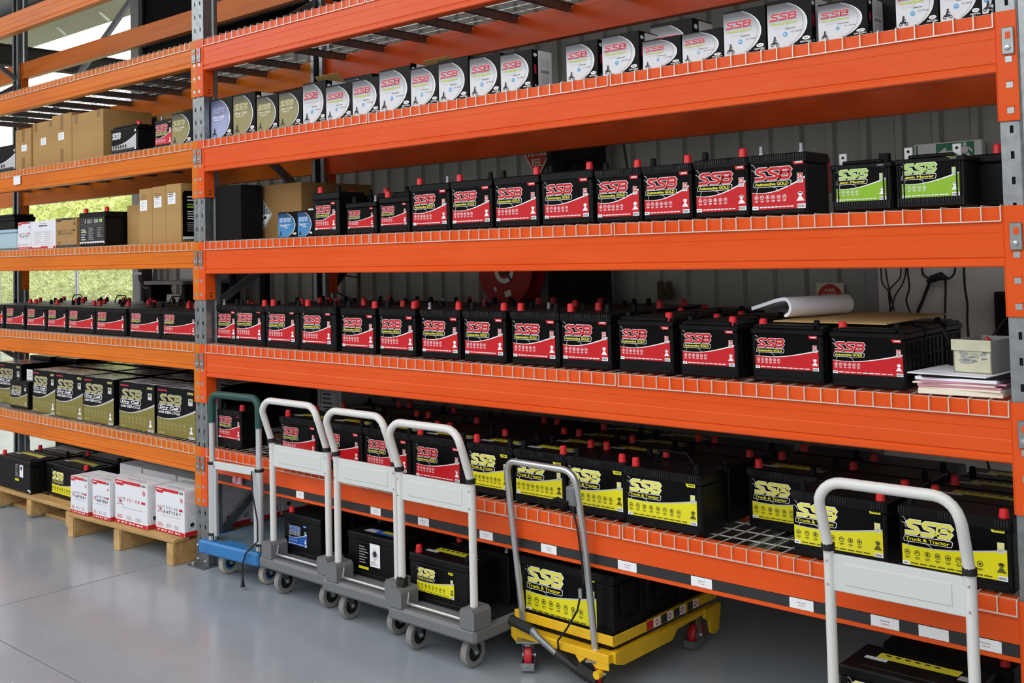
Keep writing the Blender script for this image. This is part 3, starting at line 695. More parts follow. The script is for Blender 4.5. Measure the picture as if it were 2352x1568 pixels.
# ================================================================== CARTONS
def sports_face(kind, W, H):
    key = ('sport', kind, round(W, 2), round(H, 2))
    if key in CACHE: return CACHE[key]
    c = {'silver': ('silver_dk', 'silver_lo', 'silver_mid', 'silver_hi', 'crimson', 'white'), 'plain': ('silver_dk', 'silver_lo', 'silver_mid', 'silver_hi', 'crimson', 'white'), 'gold': ('box_gold_dark', 'box_gold_dark', 'box_gold', 'box_gold', 'olive_soft', 'paper_cream'),
         'lav': ('lav_dark', 'lav_dark', 'lavender', 'lavender', 'lav_dark', 'white'), 'blue': ('box_blue_dark', 'box_blue_dark', 'box_blue', 'box_blue', 'blue_soft', 'white')}[kind]
    b = MB(); b.rect(0, 0, W, H, 1, 'label_black')
    # half ellipse with white rim, printed in four bands
    def ex(z, f=1.0): t = (z/H-.48)/.56; return max(0, W*.90*f*math.sqrt(max(0, 1-t*t))) if kind else 0
    n = 20
    for f, k, md in ((1.0, 2, 'white'), (.965, 3, None)):
        for i in range(n):
            z0, z1 = H*(.01+.95*i/n), H*(.01+.95*(i+1)/n)
            m = md or {'silver': 'g_silver', 'plain': 'g_silver', 'gold': 'g_gold', 'lav': 'g_lav', 'blue': 'g_blue'}[kind]
            b.flat([(0, z0), (ex(z0, f), z0), (ex(z1, f), z1), (0, z1)], k, m)
    b.stroke([(ex(H*(.03+.9*i/14), .90), H*(.03+.9*i/14)) for i in range(15)], W*.008, 4, 'grey_print')
    lw = min(W*.62, H*.8); ssb(b, W*.07, H*.60, H*.155, lw, 4, c[4], 'white' if kind in ('silver', 'plain') else c[5], ow=.08, fw=.25)
    b.rect(W*.05, H*.585, W*.07+lw, H*.592, 4, 'dark_print')
    if kind == 'silver': b.text('PowerSport', W*.08, H*.50, H*.06, 5, 'lime_print', width=lw*.96, bold=.03, shear=.25)
    elif kind == 'plain': b.text('PowerSport', W*.08, H*.50, H*.06, 5, 'silver_mid', width=lw*.96, bold=.02, shear=.25)
    elif kind == 'blue': b.text('PowerSport', W*.08, H*.47, H*.055, 5, 'white', width=lw*.95, bold=.02, shear=.25); b.text('Lithium', W*.34, H*.36, H*.06, 5, 'white', bold=.02)
    else: b.text('Dry Cell', W*.08, H*.50, H*.06, 5, c[5], width=lw*.9, bold=.03, shear=.25)
    b.rect(W*.14, H*.445, W*.5, H*.46, 4, 'silver_mid' if kind in ('silver', 'plain') else c[5]); b.rect(W*.14, H*.415, W*.44, H*.428, 4, 'silver_mid' if kind in ('silver', 'plain') else c[4])
    if kind in ('silver', 'plain'):
        b.text('AGM BATTERY', W*.40, H*.385, H*.025, 5, 'dark_print', width=W*.24, bold=.02)
        b.disc(W*.40, H*.28, H*.055, 4, 'sky_blue_print', rz=H*.055); b.text('M', W*.40, H*.262, H*.04, 5, 'white', align='c')
        b.text('X1 Series', W*.53, H*.30, H*.04, 5, 'grey_print', width=W*.25)
    # rider on a motorbike
    x0, z0, s = W*.06, H*.045, H*.17
    dk = 'dark_print'
    b.ring(x0+s*.22, z0+s*.22, s*.22, s*.1, 5, dk, 10); b.ring(x0+s*.95, z0+s*.22, s*.22, s*.1, 5, dk, 10)
    b.flat([(x0+s*.2, z0+s*.3), (x0+s*.85, z0+s*.25), (x0+s*.9, z0+s*.55), (x0+s*.55, z0+s*.62), (x0+s*.15, z0+s*.5)], 5, dk)
    b.flat([(x0+s*.35, z0+s*.5), (x0+s*.65, z0+s*.55), (x0+s*.7, z0+s*1.0), (x0+s*.48, z0+s*1.02)], 5, dk); b.disc(x0+s*.62, z0+s*1.12, s*.15, 5, dk, 8)
    b.stroke([(x0+s*.62, z0+s*.9), (x0+s*.9, z0+s*.7)], s*.12, 5, dk)
    # oval badge and name
    b.disc(W*.865, H*.135, W*.09, 4, 'white', 14, H*.042); b.rect(W*.82, H*.125, W*.91, H*.145, 5, 'grey_print')
    if kind in ('silver', 'plain', 'gold', 'lav'): b.text('DRYCELL', W*.73, H*.045, H*.035, 4, 'white', width=W*.25, bold=.03)
    return b.data('front_print', key, smooth=False, recalc=False)
def side_sport(D, H):
    key = ('sside', round(D, 2), round(H, 2))
    if key in CACHE: return CACHE[key]
    b = MB(); b.rect(0, 0, D*.30, H, 1, 'label_black'); b.disc(D*.15, H*.87, D*.09, 2, 'white', 12, H*.05)
    b.rect(D*.10, H*.38, D*.20, H*.62, 2, 'crimson'); b.rect(D*.11, H*.06, D*.19, H*.10, 2, 'white')
    b.rect(D*.30, 0, D, H, 1, 'silver_hi')
    for q in range(5): b.rect(D*.40, H*(.78-.05*q), D*.86, H*(.80-.05*q), 2, 'silver_mid')
    b.rect(D*.42, H*.42, D*.85, H*.50, 2, 'grey_print')
    for q in range(5): b.rect(D*.40, H*(.34-.045*q), D*.84, H*(.355-.045*q), 2, 'silver_mid')
    return b.data('side_print', key, smooth=False, recalc=False)
def carton(label, x0, x1, yf, z, h, depth, m, group=None, name='carton', cat='carton', rz=0):
    w = x1-x0; t = thing(name, label, cat, (x0+w/2, yf+depth/2, z), rz, group)
    b = MB(); b.box(-w/2, w/2, -depth/2, depth/2, 0, h, m, .0015); b.build('box', t, smooth=False, key=('ct', round(w, 3), round(depth, 3), round(h, 3), m))
    return t
def sport_box(label, x0, x1, z, h, kind, yf=.045, flap=False, depth=.12, side=True):
    t = carton(label, x0, x1, yf, z, h, depth, 'label_black', 'small battery cartons on the small carton shelf', name='battery_carton'); w = x1-x0
    put(sports_face(kind, w-.002, h-.002), 'front_print', t, (-w/2+.001, -depth/2+.0003, .001))
    if side: put(side_sport(depth-.002, h-.002), 'side_print', t, (w/2-.0003, -depth/2+.001, .001), (0, 0, R(90)))
    if flap:
        b = MB(); b.box(-w/2+.002, w/2-.002, 0, .0025, 0, depth*.55, 'carton'); b.build('lid_flap', t, (0, depth/2-.0015, h-.002), (R(50), 0, 0), smooth=False)
    return t
Z = LEV[3]+ZD
SB = [(.008, .214, .222, 'lav'), (.225, .430, .223, 'gold'), (.444, .632, .186, 'gold'), (.641, .836, .182, 'gold'), (.844, 1.028, .207, 'plain'), (1.030, 1.230, .172, 'silver'), (1.233, 1.428, .176, 'silver'), (1.430, 1.643, .197, 'silver'), (1.646, 1.825, .178, 'silver'),
      (1.828, 2.011, .187, 'silver'), (2.020, 2.199, .174, 'silver'), (2.201, 2.375, .163, 'silver'), (2.47, 2.62, .165, 'silver'), (2.556, 2.713, .152, 'silver'), (2.735, 2.908, .156, 'silver'), (2.924, 3.094, .110, 'silver'), (3.099, 3.268, .110, 'silver'), (3.272, 3.437, .160, 'silver'),
      (3.443, 3.602, .166, 'silver'), (3.628, 3.798, .125, 'silver'), (3.890, 4.023, .150, 'silver'), (4.027, 4.15, .150, 'silver')]
KN = {'lav': 'lavender', 'gold': 'gold', 'plain': 'silver', 'silver': 'silver'}
for i, (x0, x1, h, k) in enumerate(SB):
    lb = '%s and black small battery carton, %s from left on the small carton shelf' % (KN[k], ORD[i])
    if k == 'lav': lb = 'lavender and black battery carton beside the centre upright'
    if i == 4: lb = 'silver battery carton with opened flap, right of gold cartons'
    sport_box(lb, x0, x1, Z, h, k, yf=.045 if i != 12 else .17, flap=i in (4, 8), depth=.13)
t = carton('grey-sided carton showing only its text panel near right upright', 3.74, 3.86, .17, Z, .155, .16, 'label_black', 'small battery cartons on the small carton shelf', name='battery_carton'); put(side_sport(.158, .153), 'side_print', t, (.0597, -.079, .001), (0, 0, R(90)))
t = sport_box('dark silver carton tucked against the right upright', 4.155, 4.19, Z, .15, 'silver', yf=.03, depth=.12)
# second row of small cartons, white panels rising behind
for x0, x1, h, lb in ((.60, .78, .215, 'carton with white panel rising behind the gold cartons'), (.98, 1.20, .235, 'carton with white panel rising behind the opened silver carton'), (1.86, 2.05, .2, 'carton rising behind the middle silver cartons'), (2.86, 3.05, .205, 'carton with white panel rising behind the low cartons')):
    t = carton(lb, x0, x1, .20, Z, h, .15, 'label_black', 'second row of small cartons', name='battery_carton'); put(side_sport(.148, h-.002), 'side_print', t, ((x1-x0)/2-.0003, -.074, .001), (0, 0, R(90)))
    put(sports_face('silver', x1-x0-.002, h-.002), 'front_print', t, (-(x1-x0)/2+.001, -.0747, .001))
# blue cartons, black carton and brown carton on the mower battery shelf
Z = LEV[2]+ZD
for i, (x0, x1) in enumerate(((.612, .777), (.779, .905))):
    t = sport_box('blue and black battery carton, %s of the pair' % ('left' if i == 0 else 'right'), x0, x1, Z, .132, 'blue', yf=.05, depth=.11); t['group'] = 'blue battery cartons'
carton('small white carton lying behind the blue cartons', .71, .895, .17, Z, .15, .12, 'offwhite')
t = carton('large matt black carton beside the centre upright', .035, .278, .05, Z, .30, .14, 'blackout')
t = carton('large brown carton with hazard diamond behind the black carton', .06, .60, .21, Z, .30, .5, 'carton_dark')
b = MB(); c = .085
b.flat([(0, -c), (c, 0), (0, c), (-c, 0)], 1, 'white'); b.stroke([(0, -c*.9), (c*.9, 0), (0, c*.9), (-c*.9, 0)], .004, 2, 'dark_print', True)
for q in range(-3, 4): b.rect(q*.019-.005, .004, q*.019+.005, max(.006, (c*.85-abs(q*.019))), 3, 'dark_print')
b.disc(-.012, -.022, .02, 3, 'dark_print', 8, .012); b.disc(.02, -.014, .014, 3, 'dark_print', 8, .009); b.rect(-.012, -.062, .012, -.05, 3, 'grey_print')
b.build('hazard_label', t, (-.075, -.2505, .135), smooth=False, recalc=False)
# ---- left bay brown carton shelf (2.36)
Z = LEV[3]+ZD
battery('black battery with grey label cut by the left picture edge', 'auto', -3.02, -2.545, .06, Z, .2, style='step', terms='--', group='batteries on the brown carton shelf', lab=None)
def grey_label(t, W, H, loc):
    b = MB(); b.rect(0, 0, W, H, 1, 'label_black'); swoosh(b, W, .30*H, .03*H, .72*H, 2, 'silver_print', 'white', .03*H); b.rect(0, 0, W, .1*H, 3, 'dark_print')
    ssb(b, .08*H, .62*H, .28*H, .8*H, 4, 'silver_mid', 'white')
    for q in range(6): b.rrect(.1*H+q*W*.1, .14*H, .1*H+q*W*.1+W*.06, .30*H, .02*H, 4, 'dark_print')
    b.rect(W-.14*H, 0, W-.02*H, .1*H, 4, 'white'); b.rect(W-.14*H, .84*H, W-.02*H, .96*H, 4, 'white')
    put(b.data('front_label', None, False, False), 'front_label', t, loc)
t = battery('black battery with grey striped label beside brown cartons', 'auto', -1.166, -.831, .06, Z, .178, style='step', terms='-R', group='batteries on the brown carton shelf'); grey_label(t, .30, .13, (-.15, -.0835, .02))
t0 = [o for o in C.objects if o.get('label') == 'black battery with grey label cut by the left picture edge'][0]; grey_label(t0, .42, .15, (-.2, -.0835, .02))
battery('small red-label battery between black battery and gold carton', 'auto', -.621, -.425, .055, Z, .165, depth=.13, lab=('auto', .185, .15, .006, .006), terms='L-', group='batteries on the brown carton shelf', style='flat')
t = sport_box('gold and black round-print carton beside the centre upright, left bay', -.415, -.2, Z, .188, 'gold', yf=.05, depth=.13)
def brown(label, x0, x1, yf, z, h, d, tape='v', sticker=None, rz=0, group='brown cartons'):
    t = carton(label, x0, x1, yf, z, h, d, 'carton', group, name='cardboard_carton', rz=rz); w = x1-x0
    if tape == 'v':
        b = MB(); b.box(-.022, .022, -.0008, 0, h*.68, h, 'tape'); b.build('tape', t, (0, -d/2, 0), smooth=False); b = MB(); b.box(-.022, .022, -.0008, 0, 0, h*.3, 'tape'); b.build('tape', t, (0, -d/2, 0), smooth=False)
    if tape == '2':
        b = MB(); b.box(-w*.42, -w*.42+.045, -.0008, 0, h*.8, h, 'tape'); b.build('tape', t, (0, -d/2, 0), smooth=False); b = MB(); b.box(w*.30, w*.30+.045, -.0008, 0, h*.85, h, 'tape'); b.build('tape', t, (0, -d/2, 0), smooth=False)
    if sticker:
        sx, sz, sw, sh = sticker; b = MB(); b.rect(0, 0, sw, sh, 2, 'white')
        for q in range(4): b.rect(sw*.2, sh*(.2+.17*q), sw*(.5+.3*(q % 2)), sh*(.24+.17*q), 3, 'grey_print')
        b.build('sticker', t, (-w/2+sx*w, -d/2, sz*h), smooth=False, recalc=False)
    b = MB(); b.box(-w/2+.004, w/2-.004, -.003, .003, 0, .0012, 'tape'); b.build('flap_seam', t, (0, 0, h), smooth=False)
    return t
brown('brown carton with white sticker, leftmost of the four on its shelf', -2.53, -2.275, .05, Z, .29, .3, 'v', (.4, .45, .085, .045))
brown('brown carton with white sticker, second of four on its shelf', -2.270, -1.955, .06, Z, .315, .3, '2', (.4, .48, .08, .05))
brown('brown carton with white sticker and vertical tape, third of four', -1.948, -1.67, .05, Z, .335, .3, 'v', (.32, .48, .085, .05))
brown('large plain brown carton, rightmost of the four on its shelf', -1.662, -1.238, .05, Z, .312, .34, '2')
brown('brown carton standing behind the black grey-label battery', -1.23, -.90, .42, Z, .30, .3, None)
# ---- left bay mixed carton shelf (1.79)
Z = LEV[2]+ZD
def text_block(b, x, z, W, n, pitch, k, m):
    rr = random.Random(int(x*1000+z*777)+n)
    for q in range(n): b.rect(x, z-q*pitch, x+W*rr.uniform(.6, 1), z-q*pitch+pitch*.38, k, m)
def fusion_front(W, H, style='white', two=True):
    key = ('fus', style, round(W, 2), round(H, 2))
    if key in CACHE: return CACHE[key]
    b = MB(); base, tx, tx2, red = {'white': ('fusion_white', 'dark_print', 'grey_print', 'fusion_red'), 'brown': ('carton', 'dark_print', 'carton_dark', 'dark_print')}[style]
    b.rect(0, 0, W, H, 1, base); b.rect(0, 0, W, H*.085, 2, red)
    for q in range(7): b.rect(W*(.08+.12*q), H*.025, W*(.08+.12*q+.05+.03*(q % 2)), H*.06, 3, 'fusion_white' if style == 'white' else 'carton_dark')
    b.flat([(0, H*.93), (W*.05, H*.88), (W*.24, H*.88), (W*.29, H*.93), (W*.80, H*.93), (W*.80, H), (0, H)], 2, red)
    b.rect(W*.03, H*.945, W*.24, H*.965, 3, 'white' if style == 'white' else 'carton')
    for q in range(5): b.rect(W*(.83+.028*q), H*.93, W*(.845+.028*q), H*.99, 3, 'dark_print')
    b.ring(W*.90, H*.80, W*.045, W*.012, 3, red); b.disc(W*.90, H*.80, W*.018, 3, red, 8)
    cx, cz = W*.17, H*.52
    b.ring(cx, cz, W*.06, W*.012, 3, red, 10); b.disc(cx, cz, W*.022, 3, tx, 8)
    for a in (35, 155, 215, 325): b.disc(cx+W*.1*math.cos(R(a)), cz+W*.1*math.sin(R(a)), W*.014, 3, tx, 6)
    def spaced(s, x, z, h, step, m):
        for i, ch in enumerate(s): b.text(ch, x+i*step, z, h, 3, m, bold=.03)
    spaced('FUSION', W*.29, H*.545, H*.065, W*.085, 'fusion_red' if not two and style == 'white' else tx2)
    b.rrect(W*.82, H*.545, W*.94, H*.60, W*.01, 3, red)
    if two: spaced('BATTERY', W*.29, H*.44, H*.07, W*.088, tx)
    b.rect(W*.2, H*.38, W*.85, H*.388, 3, 'grey_print')
    for xx in (.07, .36, .64): text_block(b, W*xx, H*.19, W*.2, 3, H*.03, 3, 'grey_print' if xx > .1 else red)
    return b.data('front_print', key, False, False)
def fusion_side(W, H):
    key = ('fuss', round(W, 2), round(H, 2))
    if key in CACHE: return CACHE[key]
    b = MB(); b.rect(0, 0, W, H, 1, 'fusion_white'); b.rect(0, 0, W, H*.1, 2, 'fusion_red')
    text_block(b, W*.12, H*.93, W*.6, 4, H*.04, 2, 'silver_mid')
    b.stroke([(W*.1, H*.38), (W*.72, H*.38), (W*.72, H*.72), (W*.1, H*.72)], W*.008, 2, 'pale_print', True); text_block(b, W*.14, H*.66, W*.5, 6, H*.045, 2, 'pale_print')
    b.stroke([(W*.12, H*.13), (W*.38, H*.13), (W*.38, H*.34), (W*.12, H*.34)], W*.008, 2, 'dark_print', True)
    b.disc(W*.25, H*.24, W*.08, 3, 'dark_print', 8, H*.05); b.rect(W*.16, H*.17, W*.34, H*.18, 3, 'dark_print')
    for q in range(8): b.rect(W*(.78+.02*q), H*.15, W*(.79+.02*q), H*.26, 3, 'dark_print')
    return b.data('side_print', key, False, False)
def fusion_box(label, x0, x1, yf, z, h, d, group, style='white', two=True, rz=0, front=True):
    t = carton(label, x0, x1, yf, z, h, d, 'fusion_white' if style == 'white' else 'carton', group, name='battery_carton', rz=rz); w = x1-x0
    if front: put(fusion_front(w-.002, h-.002, style, two), 'front_print', t, (-w/2+.001, -d/2+.0003, .001))
    if style == 'white':
        put(fusion_side(d-.002, h-.002), 'side_print', t, (w/2-.0003, -d/2+.001, .001), (0, 0, R(90)))
        b = MB(); b.box(-w/2+.003, w/2-.003, -.002, .002, 0, .001, 'grey_print')
        for q in range(5): b.box(-w*.3+q*w*.12, -w*.3+q*w*.12+w*.07, -d*.3, -d*.22, 0, .0006, 'grey_print')
        b.build('lid_seam', t, (0, 0, h), smooth=False)
    return t
fusion_box('narrow white carton with red band beside the blue tub', -2.515, -2.31, .06, Z, .196, .2, 'small white cartons')
t = carton('white carton with printed table and red base band', -2.304, -1.93, .06, Z, .194, .2, 'fusion_white', 'small white cartons', name='battery_carton')
b = MB(); b.rect(0, 0, .372, .016, 2, 'fusion_red'); b.rect(.26, .002, .34, .014, 3, 'white'); text_block(b, .02, .01, .2, 1, .02, 3, 'white'); b.rect(.12, .155, .25, .163, 2, 'dark_print'); b.rect(.14, .172, .23, .176, 2, 'paper_pink')
b.stroke([(.05, .03), (.33, .03), (.33, .12), (.05, .12)], .002, 2, 'pale_print', True); text_block(b, .06, .11, .11, 6, .014, 2, 'pale_print'); text_block(b, .2, .11, .11, 6, .014, 2, 'pale_print')
b.build('front_print', t, (-.186, -.1, 0), smooth=False, recalc=False)
fusion_box('brown printed battery carton beside the black marine battery', -1.922, -1.625, .06, Z, .2, .2, 'brown printed carton', 'brown')
tub = thing('storage_tub', 'pale blue plastic tub at the left picture edge', 'tub', (-2.81, .2, Z))
b = MB(); b.box(-.27, .27, -.14, .14, 0, .135, 'pale_blue_bin', .015); b.box(-.28, .28, -.15, .15, .125, .15, 'pale_blue_bin', .006); b.build('tub', tub)
battery('black battery standing behind the pale blue tub', 'auto', -3.95, -3.37, .40, Z, .30, style='step', terms='--', name='car_battery')
t = battery('black marine battery with white base strip and dark label', 'auto', -1.593, -1.245, .06, Z, .222, depth=.33, style='flat', terms='RR', name='marine_battery')
b = MB(); W, H = .33, .19; b.rect(0, 0, W, H, 1, 'dark_print'); b.rect(0, 0, W, .02, 2, 'white')
for q in range(9): b.rect(.02+q*.034, .006, .035+q*.034, .014, 3, 'dark_print')
for i, chh in enumerate('FUSION'): b.text(chh, .075+i*.03, .140, .026, 3, 'white', bold=.0)
b.rect(.265, .143, .305, .163, 3, 'green_soft')
for i, chh in enumerate('BATTERIES'): b.text(chh, .08+i*.025, .118, .013, 3, 'grey_print', bold=.0)
for a in range(5): b.disc(.05+.02*math.cos(a*1.25), .145+.02*math.sin(a*1.25), .004, 3, 'green', 6)
text_block(b, .02, .095, .08, 5, .016, 3, 'silver_mid'); text_block(b, .12, .105, .08, 7, .012, 3, 'grey_print'); text_block(b, .235, .105, .07, 6, .011, 3, 'grey_print'); b.rect(.04, .082, .09, .091, 4, 'green_soft')
b.build('front_label', t, (-.165, -.1635, .012), smooth=False, recalc=False)
brown('brown carton behind the black marine battery', -1.22, -.83, .20, Z, .258, .3, None, (.80, .5, .06, .06))
tx = ['left', 'middle', 'right']
for i, (x0, x1) in enumerate(((-.797, -.646), (-.643, -.493), (-.490, -.325))):
    t = brown('tall brown carton with white sticker, %s of three' % tx[i], x0, x1, .05, Z, .335+.005*i, .16 if i < 2 else .4, None, (.06 if i == 0 else .14, .6+.03*i, .085, .065), group='tall brown cartons')
    b = MB(); w = x1-x0; text_block(b, 0, 0, .07, 3, .012, 2, 'carton_dark'); b.build('printed_lines', t, (-w/2+.03, -(.08 if i < 2 else .2), .295), smooth=False, recalc=False)
b = MB(); W, H = .28, .29; b.rrect(0, 0, W, H, .02, 1, 'label_black'); b.rect(.0, .005, W, .022, 2, 'white'); text_block(b, .03, .25, .2, 2, .02, 2, 'white'); b.rect(.03, .205, .2, .214, 2, 'green'); b.rect(.03, .19, .14, .199, 2, 'green_soft'); text_block(b, .03, .165, .2, 4, .014, 2, 'white'); text_block(b, .03, .10, .12, 5, .012, 2, 'grey_print'); b.rect(.2, .06, .25, .075, 2, 'white')
b.build('side_print', t, (.0826, -.19, .012), (0, 0, R(90)), smooth=False, recalc=False)
# ---- left bay gold carton shelf (.65)
Z = LEV[0]+ZD
def agm_front(W, H):
    key = ('agm', round(W, 2), round(H, 2))
    if key in CACHE: return CACHE[key]
    b = MB(); b.rect(0, 0, W, H, 1, 'label_black'); swoosh(b, W, .36*H, .05*H, .56*H, 2, 'olive', 'silver_print', .035*H)
    ssb(b, .09*W, .65*H, .20*H, .58*W, 4, 'olive_soft', 'silver_print', ow=.06)
    b.rrect(.04*W, .525*H, .62*W, .635*H, .03*H, 3, 'white', .1); b.rrect(.05*W, .537*H, .61*W, .623*H, .025*H, 4, 'label_black', .1)
    b.text('Dry Cell', .08*W, .555*H, .055*H, 5, 'white', width=.5*W, bold=.04, shear=.2)
    b.text('AGM DEEP-CYCLE', .05*W, .455*H, .05*H, 5, 'white', width=.56*W, bold=.03)
    b.rect(.04*W, .915*H, .28*W, .945*H, 3, 'crimson'); b.rect(.80*W, .90*H, .95*W, .95*H, 3, 'olive_soft')
    b.rect(.82*W, .68*H, .93*W, .82*H, 3, 'silver_mid'); b.rect(.84*W, .75*H, .91*W, .80*H, 4, 'olive')
    icons(b, .09*W, .24*H, .033*W, .105*W, 7, 4, 'olive_soft', 'olive_soft'); person_icon(b, .89*W, .1*H, .17*H, 4, 'white')
    b.rect(.82*W, .0, .97*W, .05*H, 4, 'white')
    for q in range(6): b.rect(.83*W+q*.022*W, .01*H, .84*W+q*.022*W, .045*H, 5, 'dark_print')
    b.rect(.05*W, .035*H, .2*W, .06*H, 4, 'olive_soft')
    return b.data('front_print', key, False, False)
gold = [(-2.84, -2.70, .30), (-2.335, -1.986, .292), (-1.980, -1.592, .292), (-1.588, -1.183, .288), (-1.116, -.69, .285), (-.665, -.243, .285)]
for i, (x0, x1, h) in enumerate(gold):
    lb = 'tall black and gold battery carton, %s from the centre upright' % ORD[5-i]
    yf = .08 if i else .16
    if i == 0: x0 = -3.1; lb = 'black and gold battery carton at left edge behind small battery'
    t = carton(lb, x0, x1, yf, Z, h, .22, 'label_black', 'black and gold battery cartons', name='battery_carton'); w = x1-x0
    put(agm_front(w-.002, h-.002), 'front_print', t, (-w/2+.001, -.1097, .001))
    b = MB(); b.box(-w/2+.01, w/2-.01, -.1, .1, 0, .0012, 'wrap_glare'); b.build('lid_film', t, (0, 0, h), smooth=False)
t = battery('small black battery with gold label between taller gold cartons', 'auto', -2.70, -2.40, .075, Z, .20, style='flat', terms='--', name='car_battery')
put(agm_front(.28, .17), 'front_label', t, (-.14, -.0835, .015))
b = MB(); b.box(-.06, .06, -.002, .002, 0, .075, 'white'); text_block(b, -.03, .05, .06, 3, .014, 8, 'grey_print'); o = b.build('price_card', None, (-2.50, .14, Z+.2), smooth=False); tag(o, 'white card standing on the small gold-label battery', 'card')
for rw, yf in ((1, .32), (2, .56)):
    for i in range(1, 6):
        x0, x1, h = gold[i]
        t = carton('filmed black carton, %s from centre upright, %s row behind gold cartons' % (ORD[5-i], ORD[rw]), x0, x1-.006, yf, Z, h+.006*rw, .22, 'label_black', '%s row of black cartons behind the gold ones' % ORD[rw], name='battery_carton'); w = x1-x0
        b = MB(); b.box(-w/2+.01, w/2-.02, -.1, .1, 0, .0012, 'wrap_glare'); b.build('lid_film', t, (0, 0, h+.006*rw), smooth=False)
for i, (x0, x1, y) in enumerate(((-3.1, -2.75, .40), (-2.72, -2.38, .42))):
    t = carton('filmed black carton behind the small gold-label battery, %s' % ('left one' if i == 0 else 'right one'), x0, x1, y, Z, .33, .3, 'label_black', 'filmed cartons behind the small battery', name='battery_carton'); b = MB(); b.box(-.16, .16, -.14, .14, 0, .0012, 'wrap_glare'); b.build('lid_film', t, (0, 0, .33), smooth=False)
t = carton('black carton with pale side text seen behind main bay left end', -.2+.25, .33, .46, LEV[0]+ZD, .30, .3, 'label_black', name='battery_carton')
b = MB(); text_block(b, .03, .27, .12, 4, .03, 2, 'grey_print'); b.build('side_print', t, (.1397, -.13, 0), (0, 0, R(90)), smooth=False, recalc=False); 
t = carton('grey panel carton behind the red-label batteries of lowest shelf', .34, .55, .50, LEV[0]+ZD, .31, .25, 'grey_print', name='battery_carton'); b = MB(); b.stroke([(.03, .12), (.18, .12), (.18, .28), (.03, .28)], .003, 2, 'dark_print', True); text_block(b, .05, .26, .1, 5, .025, 2, 'dark_print'); b.build('front_print', t, (-.105, -.125, 0), smooth=False, recalc=False)

# ================================================================== PALLETS AND FLOOR STOCK OF THE LEFT BAY
def pallet(label, x, y, rz, Lx, Ly, bearers, base=True):
    t = thing('timber_pallet', label, 'pallet', (x, y, 0), rz)
    for i in range(7):
        yy = i*(Ly-.1)/6; b = MB(); b.box(0, Lx, yy, yy+.1, .122, .144, 'pallet_wood', .003); b.build('deck_board', t, key=('pb', Lx) if 0 else None, loc=(0, 0, 0), smooth=False)
    for i, bx in enumerate(bearers):
        b = MB(); z0 = .020 if base else .0; b.box(bx, bx+.065, .004, Ly-.004, z0, .1215, 'pallet_wood', .003); b.box(bx+.002, bx+.063, -.002, .0045, z0+.002, .118, 'pallet_end'); b.build('bearer', t, smooth=False)
    for i in range(3 if base else 0):
        yy = i*(Ly-.1)/2+(.0 if i else .10); b = MB(); b.box(0, Lx, yy, yy+.1, .0, .0198, 'pallet_wood', .003); b.build('base_board', t, smooth=False)
    return t
pallet('timber pallet under the white cartons', -1.30, -.165, R(3.0), 1.13, 1.05, (.0, .52, 1.06), base=False)
pallet('timber pallet under the truck batteries, left edge', -2.95, -.128, R(1.0), 1.56, 1.05, (.0, .47, .95, 1.49))
G = 'white battery cartons on the pallet'
fus = [(-1.30, -1.095, -.145, .225, 'narrow white carton, leftmost on the pallet', True), (-1.06, -.86, -.125, .23, 'narrow white carton, second from left on the pallet', True), (-.835, -.487, -.095, .255, 'wide white carton, third from left on the pallet', False), (-.53+.09, -.155, -.045, .238, 'white carton nearest the centre upright on the pallet', True)]
fus[3] = (-.455, -.165, -.05, .25, fus[3][4], True)
for x0, x1, yf, h, lb, two in fus: fusion_box(lb, x0, x1, yf, .146, h, .19, G, two=two, rz=R(2))
for r_, yf in ((1, .16), (2, .37), (3, .58)):
    for wh, x0, x1 in (('left', -1.28, -1.02), ('middle', -.99, -.62), ('right', -.59, -.14)): fusion_box('white carton, %s one of the %s row back on pallet' % (wh, ORD[r_]), x0, x1, yf+.01, .146, .252, .2, 'white cartons, %s row back on pallet' % ORD[r_], rz=R(1), front=False)
t = battery('large black truck battery with warning label at left edge', 'truck', -2.50, -2.0, -.09, .146, .215, depth=.22, style='truck', terms='R-', tl='top_yellow', handle='side', name='truck_battery', group='truck batteries on the left pallet')
b = MB(); b.rect(0, .03, .06, .15, 1, 'dark_print'); b.rect(.07, .06, .125, .15, 1, 'white'); b.disc(.097, .12, .015, 2, 'dark_print', 8); b.rect(0, .03, .06, .045, 2, 'yellow'); text_block(b, .005, .135, .045, 6, .014, 2, 'grey_print'); b.rect(.19, -.03, .235, -.012, 1, 'white')
b.build('warning_label', t, (.02, -.1085, .04), smooth=False, recalc=False)
battery('large truck battery with yellow label beside white cartons', 'truck', -1.955, -1.42, .0, .146, .21, depth=.22, lab=('truck', .40, .165, .08, .012), style='truck', terms='-R', tl='top_yellow', name='truck_battery', group='truck batteries on the left pallet')
for wh, x0, x1, yf, tt in (('behind the warning-label one', -2.48, -1.99, .15, 'RB'), ('behind the yellow-label one', -1.95, -1.45, .24, 'RB'), ('rearmost behind the warning-label one', -2.46, -1.98, .39, 'RB'), ('rearmost behind the yellow-label one', -1.93, -1.45, .47, 'BR')):
    battery('plain truck battery on left pallet, '+wh, 'truck', x0, x1, yf, .146, .213, depth=.22, style='truck', terms=tt, tl='grey_print', name='truck_battery', group='back of the left pallet')

for i, (x0, x1) in enumerate(((-3.9, -3.35), (-3.33, -2.8), (-2.78, -2.2), (-2.18, -1.62), (-1.6, -1.35))):  # row added to hide the bright ground and darken the gap behind the pallets
    carton('tall black carton added to darken the back of floor stock, %s from left' % ORD[i], x0, x1, .97, 0, .48 if i % 2 else .44, .12, 'label_black', 'black cartons behind the floor stock', name='battery_carton')
